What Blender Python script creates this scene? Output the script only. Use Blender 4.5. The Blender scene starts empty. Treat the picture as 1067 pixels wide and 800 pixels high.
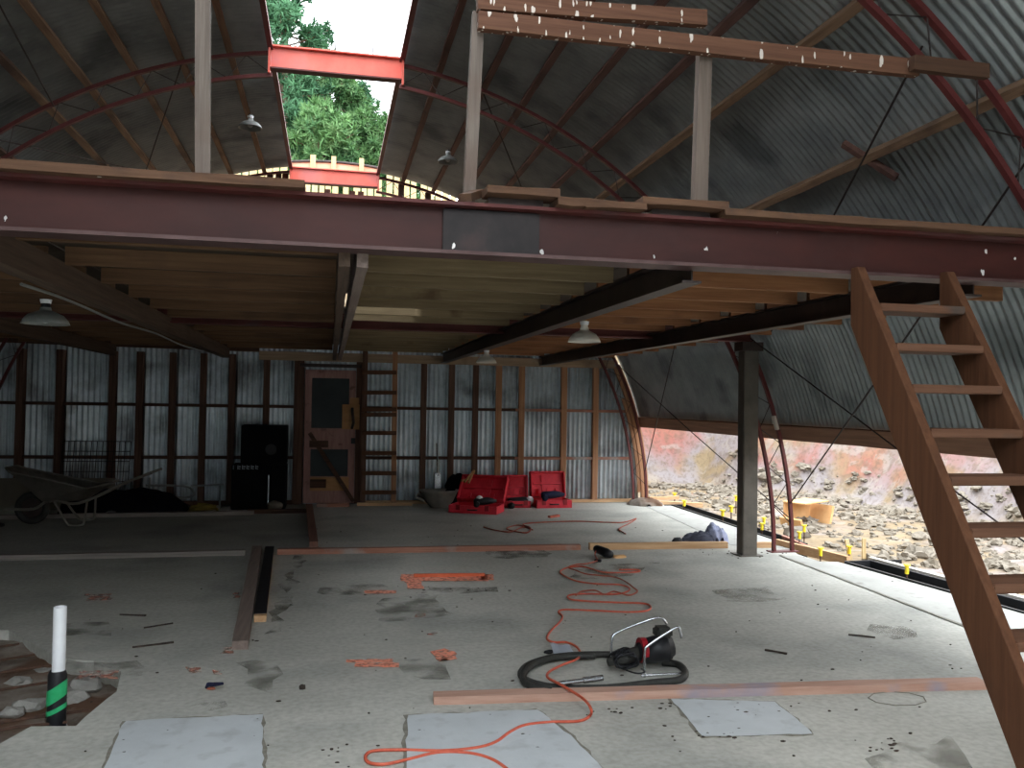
import bpy, bmesh, math, random
from mathutils import Vector, Matrix, noise
rnd = random.Random(7)
C = bpy.context.scene.collection
PI = math.pi
V = Vector

# ------------------------------------------------------------------ camera
YAW, PITCH, ROLL, F, EYE = math.radians(11.93), math.radians(1.25), math.radians(.92), 895.0, V((0, 0, 1.6))
fw = V((math.sin(YAW)*math.cos(PITCH), math.cos(YAW)*math.cos(PITCH), math.sin(PITCH)))
rt = V((math.cos(YAW), -math.sin(YAW), 0)); up = rt.cross(fw)
rt, up = rt*math.cos(ROLL)+up*math.sin(ROLL), -rt*math.sin(ROLL)+up*math.cos(ROLL)
cd = bpy.data.cameras.new('camera'); cam = bpy.data.objects.new('camera', cd); C.objects.link(cam)
M = Matrix((rt, up, -fw)).transposed().to_4x4(); M.translation = EYE
cam.matrix_world = M
cd.sensor_width = 36; cd.lens = F/1067*36; cd.clip_start = .05; cd.clip_end = 500
bpy.context.scene.camera = cam

def at(px, py, X=None, Y=None, Z=None):
    """the real point of the place, on a known plane, that a photo pixel looks at (used for measuring)"""
    d = fw*F + rt*(px-533.5) - up*(py-400)
    a, v = (0, X) if X is not None else (1, Y) if Y is not None else (2, Z)
    return EYE + d*((v-EYE[a])/d[a])

# ------------------------------------------------------------------ materials
def lin(c):
    return tuple(((x/255)/12.92 if x/255 <= .04045 else ((x/255+.055)/1.055)**2.4) for x in c)

def mat(name, c1, c2=None, scale=6, stretch=(1, 1, 1), rough=.8, metal=0, bump=0, bscale=60, c3=None, s3=3, t3=(.55, .7), detail=6, spec=.3):
    m = bpy.data.materials.new(name); m.use_nodes = True
    n, l = m.node_tree.nodes, m.node_tree.links
    b = n['Principled BSDF']; b.inputs['Roughness'].default_value = rough; b.inputs['Metallic'].default_value = metal
    b.inputs['Specular IOR Level'].default_value = spec
    tc = n.new('ShaderNodeTexCoord'); mp = n.new('ShaderNodeMapping'); mp.inputs['Scale'].default_value = stretch
    l.new(tc.outputs['Object'], mp.inputs[0])
    c1 = lin(c1)+(1,); c2 = lin(c2)+(1,) if c2 else c1
    no = n.new('ShaderNodeTexNoise'); no.inputs['Scale'].default_value = scale; no.inputs['Detail'].default_value = detail; no.inputs['Roughness'].default_value = .65
    l.new(mp.outputs[0], no.inputs['Vector'])
    r = n.new('ShaderNodeValToRGB'); r.color_ramp.elements[0].position = .35; r.color_ramp.elements[1].position = .65
    r.color_ramp.elements[0].color = c1; r.color_ramp.elements[1].color = c2
    l.new(no.outputs[0], r.inputs[0]); out = r.outputs[0]
    if c3:
        n2 = n.new('ShaderNodeTexNoise'); n2.inputs['Scale'].default_value = s3; n2.inputs['Detail'].default_value = 5
        l.new(tc.outputs['Object'], n2.inputs['Vector'])
        r2 = n.new('ShaderNodeValToRGB'); r2.color_ramp.elements[0].position = t3[0]; r2.color_ramp.elements[1].position = t3[1]
        l.new(n2.outputs[0], r2.inputs[0])
        mx = n.new('ShaderNodeMix'); mx.data_type = 'RGBA'
        l.new(r2.outputs[0], mx.inputs[0]); l.new(out, mx.inputs[6]); mx.inputs[7].default_value = lin(c3)+(1,)
        out = mx.outputs[2]
    l.new(out, b.inputs['Base Color'])
    if bump:
        n3 = n.new('ShaderNodeTexNoise'); n3.inputs['Scale'].default_value = bscale; n3.inputs['Detail'].default_value = 4
        l.new(mp.outputs[0], n3.inputs['Vector'])
        bp = n.new('ShaderNodeBump'); bp.inputs['Strength'].default_value = bump; bp.inputs['Distance'].default_value = .01
        l.new(n3.outputs[0], bp.inputs['Height']); l.new(bp.outputs[0], b.inputs['Normal'])
    m['out'] = 1
    return m

def speckle(m, color, scale, lo, stretch=(1, 1, 1), region=None, dens=.5):
    """white bird droppings / paint spots: sparse stretched blobs"""
    n, l = m.node_tree.nodes, m.node_tree.links
    b = n['Principled BSDF']; src = b.inputs['Base Color'].links[0].from_socket
    tc = n.new('ShaderNodeTexCoord'); mp = n.new('ShaderNodeMapping'); mp.inputs['Scale'].default_value = stretch
    l.new(tc.outputs['Object'], mp.inputs[0])
    wn = n.new('ShaderNodeTexNoise'); wn.inputs['Scale'].default_value = scale*1.6; wn.inputs['Detail'].default_value = 4; l.new(mp.outputs[0], wn.inputs['Vector'])
    va = n.new('ShaderNodeVectorMath'); va.operation = 'SCALE'; va.inputs['Scale'].default_value = .55/scale; l.new(wn.outputs['Color'], va.inputs[0])
    vb = n.new('ShaderNodeVectorMath'); vb.operation = 'ADD'; l.new(va.outputs[0], vb.inputs[0]); l.new(mp.outputs[0], vb.inputs[1])
    v = n.new('ShaderNodeTexVoronoi'); v.inputs['Scale'].default_value = scale; l.new(vb.outputs[0], v.inputs['Vector'])
    lt = n.new('ShaderNodeMath'); lt.operation = 'LESS_THAN'; l.new(v.outputs['Distance'], lt.inputs[0]); lt.inputs[1].default_value = lo
    sp = n.new('ShaderNodeSeparateColor'); l.new(v.outputs['Color'], sp.inputs[0])
    gt = n.new('ShaderNodeMath'); gt.operation = 'GREATER_THAN'; l.new(sp.outputs[0], gt.inputs[0]); gt.inputs[1].default_value = dens
    mu = n.new('ShaderNodeMath'); mu.operation = 'MULTIPLY'; l.new(lt.outputs[0], mu.inputs[0]); l.new(gt.outputs[0], mu.inputs[1])
    mx = n.new('ShaderNodeMix'); mx.data_type = 'RGBA'; l.new(mu.outputs[0], mx.inputs[0]); l.new(src, mx.inputs[6]); mx.inputs[7].default_value = lin(color)+(1,)
    l.new(mx.outputs[2], b.inputs['Base Color'])
    return m

def wood(name, c1, c2, ax='X', **k):
    def ds(c, k=.22, g=.92):
        m_ = sum(c)/3; return tuple((v+(m_-v)*k)*g for v in c)
    c1, c2 = ds(c1), ds(c2)
    if k.get('c3'): k['c3'] = ds(k['c3'])
    st = {'X': (.6, 14, 14), 'Y': (14, .6, 14), 'Z': (14, 14, .6)}[ax]
    return mat(name, c1, c2, scale=2.2, stretch=st, bump=.25, bscale=6, **k)

OLDW = ((70, 45, 34), (108, 72, 52))
oldX = wood('old_timber_x', *OLDW, 'X'); oldY = wood('old_timber_y', *OLDW, 'Y'); oldZ = wood('old_timber_z', (88, 58, 46), (125, 88, 70), 'Z')
purY = wood('purlin_timber', (122, 88, 62), (160, 122, 88), 'Y', c3=(88, 62, 48), s3=1.3)
purR = wood('red_purlin_timber', (95, 60, 52), (128, 86, 72), 'Y', c3=(80, 52, 48), s3=1.3)
jstX = wood('joist_timber', (108, 74, 48), (138, 98, 64), 'X', c3=(100, 70, 50), s3=1.5)
jstN = wood('pale_joist_timber', (128, 106, 72), (156, 132, 92), 'X', c3=(110, 84, 54), s3=2.5, t3=(.62, .72))
jstR = wood('orange_joist_timber', (160, 98, 56), (192, 124, 74), 'X', c3=(140, 88, 56), s3=2)
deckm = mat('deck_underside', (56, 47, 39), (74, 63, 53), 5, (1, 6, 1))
brY = wood('bearer_timber', (84, 64, 50), (110, 86, 68), 'Y')
railm = speckle(speckle(wood('rail_timber', (106, 64, 42), (132, 84, 58), 'X'), (215, 205, 195), 24, .24, (1, 1, .35), dens=.74), (220, 212, 200), 60, .32, (1, 1, .25), dens=.82)
railb = wood('brown_rail_timber', (82, 52, 34), (102, 66, 44), 'X')
postm = wood('grey_post_timber', (106, 92, 82), (138, 123, 110), 'Z', c3=(120, 98, 84), s3=2)
stair = wood('stair_timber', (90, 48, 22), (108, 62, 32), 'Z', c3=(82, 45, 22), s3=1.6)
treadm = wood('tread_timber', (104, 62, 38), (124, 80, 54), 'X', c3=(86, 68, 58), s3=4)
pinkX = wood('pink_stained_timber_x', (172, 104, 80), (200, 134, 106), 'X', c3=(178, 168, 160), s3=2.2)
greyX = wood('grey_timber_x', (138, 128, 120), (168, 156, 146), 'X', c3=(170, 110, 95), s3=1.2, t3=(.6, .7))
greyY = wood('grey_timber_y', (128, 108, 98), (152, 130, 118), 'Y')
pineX = wood('fresh_pine_x', (214, 160, 106), (236, 186, 132), 'X')
pineY = wood('fresh_pine_y', (214, 160, 106), (236, 186, 132), 'Y')
pineZ = wood('fresh_pine_z', (206, 170, 108), (228, 196, 138), 'Z')
studR = wood('orange_stud_timber', (176, 116, 76), (206, 146, 100), 'Z')
galv = mat('galvanised_iron', (168, 176, 180), (200, 208, 212), 3, rough=.3, metal=.85, c3=(124, 126, 126), s3=1.6, spec=.5)
galvR = mat('galvanised_roof_iron', (146, 153, 154), (174, 181, 181), 2.4, (1, 1, 1), rough=.42, metal=.65, c3=(118, 124, 125), s3=1.4, spec=.5)
redm = mat('red_oxide_steel', (82, 40, 38), (102, 52, 48), 3, rough=.6, c3=(88, 62, 62), s3=2.2, bump=.1)
girdm = speckle(mat('girder_red_oxide', (52, 20, 16), (68, 30, 24), 1.6, (1, 1, 3), rough=.55, c3=(64, 40, 36), s3=2.6, t3=(.58, .8)), (205, 202, 198), 11, .11, (1, 1, .6), dens=.62)
flange = mat('flange_steel', (72, 51, 49), (92, 70, 68), 4, rough=.5, metal=.2)
splm = speckle(mat('splice_plate_steel', (28, 23, 23), (46, 39, 38), 5, rough=.5, metal=.2, c3=(58, 42, 40), s3=5), (230, 225, 222), 16, .12, (1, 1, .4), dens=.7)
pinkm = mat('coral_primer_steel', (206, 92, 78), (222, 112, 96), 2, rough=.55, c3=(196, 110, 104), s3=2)
archm = mat('arch_red_steel', (84, 38, 37), (100, 48, 46), 8, rough=.5)
archR = mat('lit_arch_red_steel', (150, 78, 74), (170, 94, 88), 8, rough=.5)
dkst = mat('dark_steel', (52, 44, 42), (72, 60, 56), 5, rough=.5, metal=.3)
colm = mat('column_steel', (84, 80, 74), (104, 98, 90), 4, rough=.55, metal=.3, bump=.1)
rodm = mat('rod_steel', (40, 32, 30), (52, 42, 40), rough=.6, metal=.2)
blk = mat('black_plastic', (24, 25, 28), (34, 35, 38), rough=.45)
blkc = mat('black_cabinet', (8, 9, 12), (13, 15, 19), rough=.7, spec=.1)
rub = mat('black_rubber', (44, 44, 42), (58, 58, 54), 20, rough=.6, bump=.2)
redp = mat('red_case_plastic', (204, 40, 56), (222, 56, 70), 10, rough=.4)
redd = mat('dark_red_plastic', (132, 20, 30), (150, 28, 38), 10, rough=.45)
steel = mat('bright_steel', (190, 194, 198), (210, 212, 215), rough=.25, metal=.9)
orc = mat('orange_cord_rubber', (184, 80, 58), (204, 100, 76), 30, rough=.5)
orcd = mat('dull_orange_cord', (150, 72, 56), (176, 92, 70), 30, rough=.6)
white = mat('white_plastic', (226, 228, 232), (236, 238, 240), rough=.35)
enam = mat('white_enamel', (212, 206, 194), (226, 220, 208), 6, rough=.4)
enamo = mat('enamel_outside', (120, 124, 122), (150, 152, 148), 6, rough=.4)
green = mat('green_tape', (40, 158, 98), (54, 174, 114), 20, rough=.4)
paper = mat('paper', (214, 220, 226), (228, 232, 236), rough=.8)
cloth1 = mat('dark_cloth', (58, 60, 72), (78, 80, 92), 12, rough=.95, bump=.4)
cloth2 = mat('blue_grey_cloth', (128, 134, 158), (156, 160, 182), 12, rough=.95, bump=.4)
tarp = mat('black_tarp', (9, 10, 16), (15, 16, 24), 4, rough=.8, spec=.1, bump=.3)
yel = mat('yellow_plastic', (236, 206, 40), (246, 220, 70), rough=.45)
dyel = mat('dull_yellow', (104, 90, 34), (128, 110, 48), rough=.7)
barrow = mat('barrow_steel', (108, 104, 96), (132, 127, 118), 6, rough=.6, c3=(128, 66, 50), s3=5, t3=(.66, .72))
glassd = mat('dusty_dark_glass', (24, 32, 34), (36, 46, 48), 3, rough=.4, spec=.25)
doorm = mat('pinkish_door_paint', (150, 112, 106), (172, 134, 126), 4, (6, 6, 1), rough=.7, c3=(120, 88, 78), s3=6, t3=(.62, .7))
plym = mat('plywood', (168, 124, 82), (190, 146, 100), 3, (1, 1, 4))
cardm = mat('plywood_box', (208, 160, 108), (226, 182, 130), 4)
seal = mat('brown_grey_board', (110, 104, 92), (126, 118, 106), 3)
bark = mat('pine_bark', (84, 66, 54), (112, 90, 74), 8, (1, 1, .3), bump=.5)
leaf = mat('pine_foliage', (50, 88, 52), (96, 134, 78), 1.2, rough=.75, c3=(132, 160, 112), s3=4, t3=(.55, .75))
leafd = mat('dark_pine_foliage', (44, 84, 58), (80, 124, 86), 1.2, rough=.75, c3=(96, 146, 104), s3=4, t3=(.55, .75))
rebm = mat('rusty_rebar', (66, 50, 42), (92, 66, 52), 30, rough=.8)
dirt = mat('hole_soil', (112, 98, 86), (142, 134, 124), 6, rough=.95, bump=.8, bscale=18, c3=(96, 72, 56), s3=2.2, t3=(.48, .6))
rockm = mat('rubble_stone', (116, 108, 96), (140, 132, 120), 7, rough=.95, bump=.6, bscale=20, c3=(116, 106, 92), s3=2)
crumb = mat('dark_debris', (48, 42, 38), (78, 66, 58), 20, rough=.9)
patchm = mat('smooth_patch_concrete', (184, 189, 191), (194, 199, 201), 3, rough=.8, c3=(174, 178, 179), s3=8, bump=.15)
patchm = speckle(patchm, (110, 112, 110), 14, .09, dens=.75)
crackm = mat('crack_edge', (112, 110, 100), (140, 136, 124), 20, rough=.95)
newc = mat('new_concrete', (158, 158, 152), (172, 172, 166), 3, rough=.85, c3=(144, 142, 136), s3=6, bump=.2)
whitek = mat('white_kerb', (196, 190, 180), (206, 200, 192), 6, rough=.8)

# spray paint with broken edges
spray = mat('orange_spray_paint', (242, 150, 122), (232, 164, 140), 12, rough=.8)
def make_broken(m, lo, hi, scale=40):
    n, l = m.node_tree.nodes, m.node_tree.links
    b = n['Principled BSDF']; o = n['Material Output']; tr = n.new('ShaderNodeBsdfTransparent'); ms = n.new('ShaderNodeMixShader')
    no = n.new('ShaderNodeTexNoise'); no.inputs['Scale'].default_value = scale; no.inputs['Detail'].default_value = 6
    tc = n.new('ShaderNodeTexCoord'); l.new(tc.outputs['Object'], no.inputs['Vector'])
    r = n.new('ShaderNodeValToRGB'); r.color_ramp.elements[0].position = lo; r.color_ramp.elements[1].position = hi
    l.new(no.outputs[0], r.inputs[0]); l.new(r.outputs[0], ms.inputs[0]); l.new(tr.outputs[0], ms.inputs[1]); l.new(b.outputs[0], ms.inputs[2]); l.new(ms.outputs[0], o.inputs[0])
make_broken(spray, .3, .52, 30)
sprayf = mat('faint_spray_paint', (206, 140, 120), (190, 150, 134), 12, rough=.8); make_broken(sprayf, .42, .7, 18)
stainm = mat('damp_stain', (136, 134, 124), (146, 144, 135), 12, rough=.6); make_broken(stainm, .42, 1.0, 4)

# concrete floor
def floor_mat():
    m = mat('concrete_floor', (174, 173, 165), (188, 187, 179), 1.1, (1, 1.6, 1), rough=.82, bump=.25, bscale=30, c3=(146, 147, 141), s3=.9, t3=(.5, .72), detail=9)
    n, l = m.node_tree.nodes, m.node_tree.links
    b = n['Principled BSDF']; src = b.inputs['Base Color'].links[0].from_socket
    tc = n.new('ShaderNodeTexCoord'); sx = n.new('ShaderNodeSeparateXYZ'); l.new(tc.outputs['Object'], sx.inputs[0])
    # fine speckle
    nf = n.new('ShaderNodeTexNoise'); nf.inputs['Scale'].default_value = 28; nf.inputs['Detail'].default_value = 8; l.new(tc.outputs['Object'], nf.inputs['Vector'])
    rf = n.new('ShaderNodeValToRGB'); rf.color_ramp.elements[0].position = .3; rf.color_ramp.elements[0].color = (.84, .84, .82, 1); rf.color_ramp.elements[1].position = .62; rf.color_ramp.elements[1].color = (1.06, 1.06, 1.06, 1)
    l.new(nf.outputs[0], rf.inputs[0])
    mm = n.new('ShaderNodeMix'); mm.data_type = 'RGBA'; mm.blend_type = 'MULTIPLY'; mm.inputs[0].default_value = 1
    l.new(src, mm.inputs[6]); l.new(rf.outputs[0], mm.inputs[7])
    # darker tone left of the boards:  x < -.1 - .15*(12.9-y)/3.8 ... approximated by x + .04*(9-y) < -.7 (front) / x < -.2 (behind the long board)
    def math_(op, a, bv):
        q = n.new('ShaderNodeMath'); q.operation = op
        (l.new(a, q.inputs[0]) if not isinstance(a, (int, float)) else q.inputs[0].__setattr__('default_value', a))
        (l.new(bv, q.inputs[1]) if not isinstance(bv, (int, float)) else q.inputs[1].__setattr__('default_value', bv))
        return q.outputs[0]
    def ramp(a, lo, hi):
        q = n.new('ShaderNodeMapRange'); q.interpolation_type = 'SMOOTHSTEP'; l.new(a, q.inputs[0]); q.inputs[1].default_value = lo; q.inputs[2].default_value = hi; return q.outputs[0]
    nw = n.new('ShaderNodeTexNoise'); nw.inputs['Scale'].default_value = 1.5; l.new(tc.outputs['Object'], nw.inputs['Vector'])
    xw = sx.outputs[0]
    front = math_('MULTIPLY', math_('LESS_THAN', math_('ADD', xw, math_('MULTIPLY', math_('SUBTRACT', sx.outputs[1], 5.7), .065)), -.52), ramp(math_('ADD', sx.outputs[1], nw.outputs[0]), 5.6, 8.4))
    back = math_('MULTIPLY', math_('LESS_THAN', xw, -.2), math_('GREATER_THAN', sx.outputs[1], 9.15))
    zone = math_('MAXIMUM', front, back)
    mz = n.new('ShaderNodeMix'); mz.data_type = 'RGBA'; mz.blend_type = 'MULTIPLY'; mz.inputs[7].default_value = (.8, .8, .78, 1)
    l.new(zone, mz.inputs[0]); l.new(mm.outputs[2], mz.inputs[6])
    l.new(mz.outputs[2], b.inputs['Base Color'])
    return m
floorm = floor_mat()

def bank_mat():
    m = mat('bank_rock', (124, 106, 82), (142, 126, 100), .9, rough=.95, bump=.9, bscale=5, detail=8)
    n, l = m.node_tree.nodes, m.node_tree.links
    b = n['Principled BSDF']; src = b.inputs['Base Color'].links[0].from_socket
    tc = n.new('ShaderNodeTexCoord'); sx = n.new('ShaderNodeSeparateXYZ'); l.new(tc.outputs['Object'], sx.inputs[0])
    def nz(s, d=5, st=None):
        q = n.new('ShaderNodeTexNoise'); q.inputs['Scale'].default_value = s; q.inputs['Detail'].default_value = d
        if st:
            mp = n.new('ShaderNodeMapping'); mp.inputs['Scale'].default_value = st; l.new(tc.outputs['Object'], mp.inputs[0]); l.new(mp.outputs[0], q.inputs['Vector'])
        else: l.new(tc.outputs['Object'], q.inputs['Vector'])
        return q.outputs[0]
    def M_(op, a, c):
        q = n.new('ShaderNodeMath'); q.operation = op
        for i, v in enumerate((a, c)):
            if isinstance(v, (int, float)): q.inputs[i].default_value = v
            else: l.new(v, q.inputs[i])
        return q.outputs[0]
    def ramp(a, lo, hi):
        q = n.new('ShaderNodeMapRange'); q.interpolation_type = 'SMOOTHSTEP'; l.new(a, q.inputs[0]); q.inputs[1].default_value = lo; q.inputs[2].default_value = hi; return q.outputs[0]
    def mix(fac, a, col):
        q = n.new('ShaderNodeMix'); q.data_type = 'RGBA'; l.new(fac, q.inputs[0]); l.new(a, q.inputs[6]); q.inputs[7].default_value = lin(col)+(1,); return q.outputs[2]
    h = M_('ADD', sx.outputs[2], M_('MULTIPLY', M_('SUBTRACT', nz(.7), .5), 1.6))
    # pale lavender clay low, pink and rust band above, tan top
    pale = M_('MULTIPLY', ramp(h, -.2, .15), M_('SUBTRACT', 1, ramp(h, .75, 1.1)))
    o = mix(M_('MULTIPLY', pale, ramp(nz(1.3), .34, .5)), src, (136, 129, 129))
    pink = M_('MULTIPLY', ramp(h, .25, .7), M_('SUBTRACT', 1, ramp(h, 1.6, 2.4)))
    far = ramp(sx.outputs[1], 10, 15)
    o = mix(M_('MULTIPLY', M_('MULTIPLY', pink, ramp(nz(1.1, 6, (1, 1, .4)), .38, .58)), M_('ADD', M_('MULTIPLY', far, .65), .25)), o, (146, 92, 82))
    o = mix(M_('MULTIPLY', ramp(nz(1.0, 6, (1.3, 1.3, .15)), .6, .72), M_('MULTIPLY', far, .8)), o, (124, 84, 70))
    o = mix(M_('MULTIPLY', ramp(nz(5, 10), .5, .66), .45), o, (104, 92, 78))
    o = mix(M_('MULTIPLY', ramp(nz(2.2, 10, (.5, 1.6, 1.6)), .54, .62), .5), o, (150, 143, 134))
    o = mix(M_('MULTIPLY', ramp(nz(16, 8), .5, .64), .4), o, (96, 84, 70))
    l.new(o, b.inputs['Base Color'])
    return m
bankm = bank_mat()

# ------------------------------------------------------------------ mesh helpers
def obj(name, bm, m, parent=None, smooth=False, label=None, kind=None):
    me = bpy.data.meshes.new(name)
    bmesh.ops.recalc_face_normals(bm, faces=bm.faces)
    if smooth:
        for f in bm.faces: f.smooth = True
    bm.to_mesh(me); bm.free()
    if isinstance(m, (list, tuple)):
        for q in m: me.materials.append(q)
    else: me.materials.append(m)
    o = bpy.data.objects.new(name, me); C.objects.link(o)
    if parent:
        o.parent = parent; o.matrix_parent_inverse = parent.matrix_basis.inverted() if parent.type == 'EMPTY' and not parent.parent else Matrix()
    if label: o['label'] = label
    if kind: o['kind'] = kind
    return o
def tag(o, label, cat, group=None, kind=None):
    o['label'] = label; o['category'] = cat
    if group: o['group'] = group
    if kind: o['kind'] = kind
    return o
def thing(name, label, cat, loc=(0, 0, 0), group=None, rz=0):
    o = bpy.data.objects.new(name, None); C.objects.link(o); o.empty_display_size = .1
    o.location = loc; o.rotation_euler = (0, 0, rz)
    return tag(o, label, cat, group)
def struct(name, bm, m, smooth=False, label=None):
    o = obj(name, bm, m, smooth=smooth); o['kind'] = 'structure'
    if label: o['label'] = label
    return o
def local(o):      # children given in world coordinates of a moved empty: parent inverse uses a fresh basis
    pass
def sob(name, m, parent, build, smooth=False, label=None):
    """mesh whose vertices are in the LOCAL frame of its parent"""
    bm = bmesh.new(); build(bm)
    o = obj(name, bm, m, None, smooth, label); o.parent = parent
    return o
def box(bm, lo, hi, mtx=None, bev=0):
    x0, y0, z0 = lo; x1, y1, z1 = hi
    vs = [bm.verts.new(p) for p in ((x0, y0, z0), (x1, y0, z0), (x1, y1, z0), (x0, y1, z0), (x0, y0, z1), (x1, y0, z1), (x1, y1, z1), (x0, y1, z1))]
    fs = [bm.faces.new([vs[i] for i in q]) for q in ((3, 2, 1, 0), (4, 5, 6, 7), (0, 1, 5, 4), (1, 2, 6, 5), (2, 3, 7, 6), (3, 0, 4, 7))]
    if bev:
        es = list({e for f in fs for e in f.edges})
        r = bmesh.ops.bevel(bm, geom=es, offset=bev, segments=2, affect='EDGES'); vs = list({v for f in r['faces'] for v in f.verts} | {v for v in vs if v.is_valid})
    if mtx is not None:
        for v in vs:
            if v.is_valid: v.co = mtx @ v.co
    return vs
def frame(a, b, upv=(0, 0, 1)):
    a, b = V(a), V(b); x = (b-a).normalized(); u = V(upv); y = u.cross(x)
    if y.length < 1e-4: y = V((0, 1, 0)).cross(x)
    y.normalize(); z = x.cross(y)
    m = Matrix((x, y, z)).transposed().to_4x4(); m.translation = a
    return m, (b-a).length
def bar(bm, a, b, w, h, upv=(0, 0, 1), bev=0, rough=0):
    m, L = frame(a, b, upv)
    if rough:
        n = max(2, int(L/.25)); secs = []
        for i in range(n+1):
            x = L*i/n; q = []
            for sy, sz in ((-1, -1), (1, -1), (1, 1), (-1, 1)):
                q.append(bm.verts.new(m @ V((x, sy*w/2+rnd.uniform(-rough, rough), sz*h/2+rnd.uniform(-rough, rough)))))
            secs.append(q)
        for i in range(n):
            for k in range(4): bm.faces.new((secs[i][k], secs[i][(k+1) % 4], secs[i+1][(k+1) % 4], secs[i+1][k]))
        bm.faces.new(secs[0]); bm.faces.new(secs[-1][::-1])
    else: box(bm, (0, -w/2, -h/2), (L, w/2, h/2), m, bev)
def tube(bm, pts, r, seg=8, close=False, cap=True):
    pts = [V(p) for p in pts]; n = len(pts); rings = []
    prev = None
    for i, p in enumerate(pts):
        if close: t = pts[(i+1) % n]-pts[i-1]
        else: t = pts[min(i+1, n-1)]-pts[max(i-1, 0)]
        t.normalize()
        if prev is None:
            u = V((0, 0, 1)) if abs(t.z) < .9 else V((1, 0, 0))
            prev = (u-t*u.dot(t)).normalized()
        else: prev = (prev-t*prev.dot(t)).normalized()
        w = t.cross(prev); rr = r[i] if isinstance(r, (list, tuple)) else r
        rings.append([bm.verts.new(p+(prev*math.cos(2*PI*k/seg)+w*math.sin(2*PI*k/seg))*rr) for k in range(seg)])
    for i in range(n if close else n-1):
        A, B = rings[i], rings[(i+1) % n]
        for k in range(seg): bm.faces.new((A[k], A[(k+1) % seg], B[(k+1) % seg], B[k]))
    if cap and not close: bm.faces.new(rings[0][::-1]); bm.faces.new(rings[-1])
def smoothpath(pts, sub=6):
    pts = [V(p) for p in pts]; out = []
    for i in range(len(pts)-1):
        p0, p1, p2, p3 = pts[max(i-1, 0)], pts[i], pts[i+1], pts[min(i+2, len(pts)-1)]
        for k in range(sub):
            t = k/sub
            out.append(.5*((2*p1)+(p2-p0)*t+(2*p0-5*p1+4*p2-p3)*t*t+(3*p1-p0-3*p2+p3)*t**3))
    out.append(pts[-1]); return out
def lathe(bm, prof, seg=24, mtx=None):
    rings = []
    for r, z in prof:
        q = [bm.verts.new((r*math.cos(2*PI*k/seg), r*math.sin(2*PI*k/seg), z)) for k in range(seg)] if r > 1e-5 else [bm.verts.new((0, 0, z))]
        rings.append(q)
    for A, B in zip(rings, rings[1:]):
        for k in range(seg):
            k2 = (k+1) % seg
            if len(A) == 1 and len(B) > 1: bm.faces.new((A[0], B[k], B[k2]))
            elif len(B) == 1 and len(A) > 1: bm.faces.new((A[k], A[k2], B[0]))
            elif len(A) > 1: bm.faces.new((A[k], A[k2], B[k2], B[k]))
    if mtx is not None:
        for q in rings:
            for v in q: v.co = mtx @ v.co
def ibeam(bm, a, b, w, h, t=.02, upv=(0, 0, 1)):
    """I section from a to b; a,b on the section's centre"""
    bar(bm, V(a)+V((0, 0, h/2-t/2)), V(b)+V((0, 0, h/2-t/2)), w, t)
    bar(bm, V(a)-V((0, 0, h/2-t/2)), V(b)-V((0, 0, h/2-t/2)), w, t)
    bar(bm, a, b, t*.7, h-2*t)
def poly_slab(bm, pts, z0, z1):
    n = len(pts); a = [bm.verts.new((p[0], p[1], z0)) for p in pts]; b = [bm.verts.new((p[0], p[1], z1)) for p in pts]
    bm.faces.new(b); bm.faces.new(a[::-1])
    for i in range(n): bm.faces.new((a[i], a[(i+1) % n], b[(i+1) % n], b[i]))
def jitter_poly(pts, step=.06, amp=.012):
    out = []
    n = len(pts)
    for i in range(n):
        a, b = V(pts[i]).to_2d(), V(pts[(i+1) % n]).to_2d(); k = max(1, int((b-a).length/step))
        for j in range(k):
            p = a.lerp(b, j/k); out.append((p.x+rnd.uniform(-amp, amp), p.y+rnd.uniform(-amp, amp)))
    return out
def blob(bm, c, r, sub=3, amp=.3, seed=0, sc=(1, 1, 1), fscale=1.5, zmin=None):
    res = bmesh.ops.create_icosphere(bm, subdivisions=sub, radius=1)
    for v in res['verts']:
        d = v.co.normalized(); k = 1+amp*noise.noise(d*fscale+V((seed*3.1, seed*1.7, seed)))+amp*.5*noise.noise(d*fscale*3+V((seed, 0, 0)))
        v.co = V(c)+V((d.x*sc[0]*r*k, d.y*sc[1]*r*k, d.z*sc[2]*r*k))
        if zmin is not None and v.co.z < zmin: v.co.z = zmin

# ------------------------------------------------------------------ the place: numbers
RS, RO, RI = 5.22, 5.05, 4.83         # sheet, outer chord, inner chord radii
YN, YA, YB, YW = 4.25, 8.72, 13.22, 13.5   # arches near / middle / back, back wall
def P(th, r, y): return V((r*math.sin(math.radians(th)), y, r*math.cos(math.radians(th))))

# ---- roof sheets
def sheet_arc(name, th0, th1, y0, y1, label=None):
    bm = bmesh.new(); pitch, sub = .0762, 6
    ny = int((y1-y0)/pitch*sub); nt = max(6, int(abs(th1-th0)/2.6)); rows = []
    for j in range(nt+1):
        th = th0+(th1-th0)*j/nt
        rows.append([bm.verts.new(P(th, RS+.012*math.cos(2*PI*i/sub), y0+(y1-y0)*i/ny)) for i in range(ny+1)])
    for j in range(nt):
        for i in range(ny): bm.faces.new((rows[j][i], rows[j][i+1], rows[j+1][i+1], rows[j+1][i]))
    return struct(name, bm, galvR, smooth=True, label=label)
sheet_arc('ceiling_left', -7.3, -90.3, -.6, YW+.05)
sheet_arc('ceiling_right', 7.6, 74.6, -.6, YW+.05)
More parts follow.
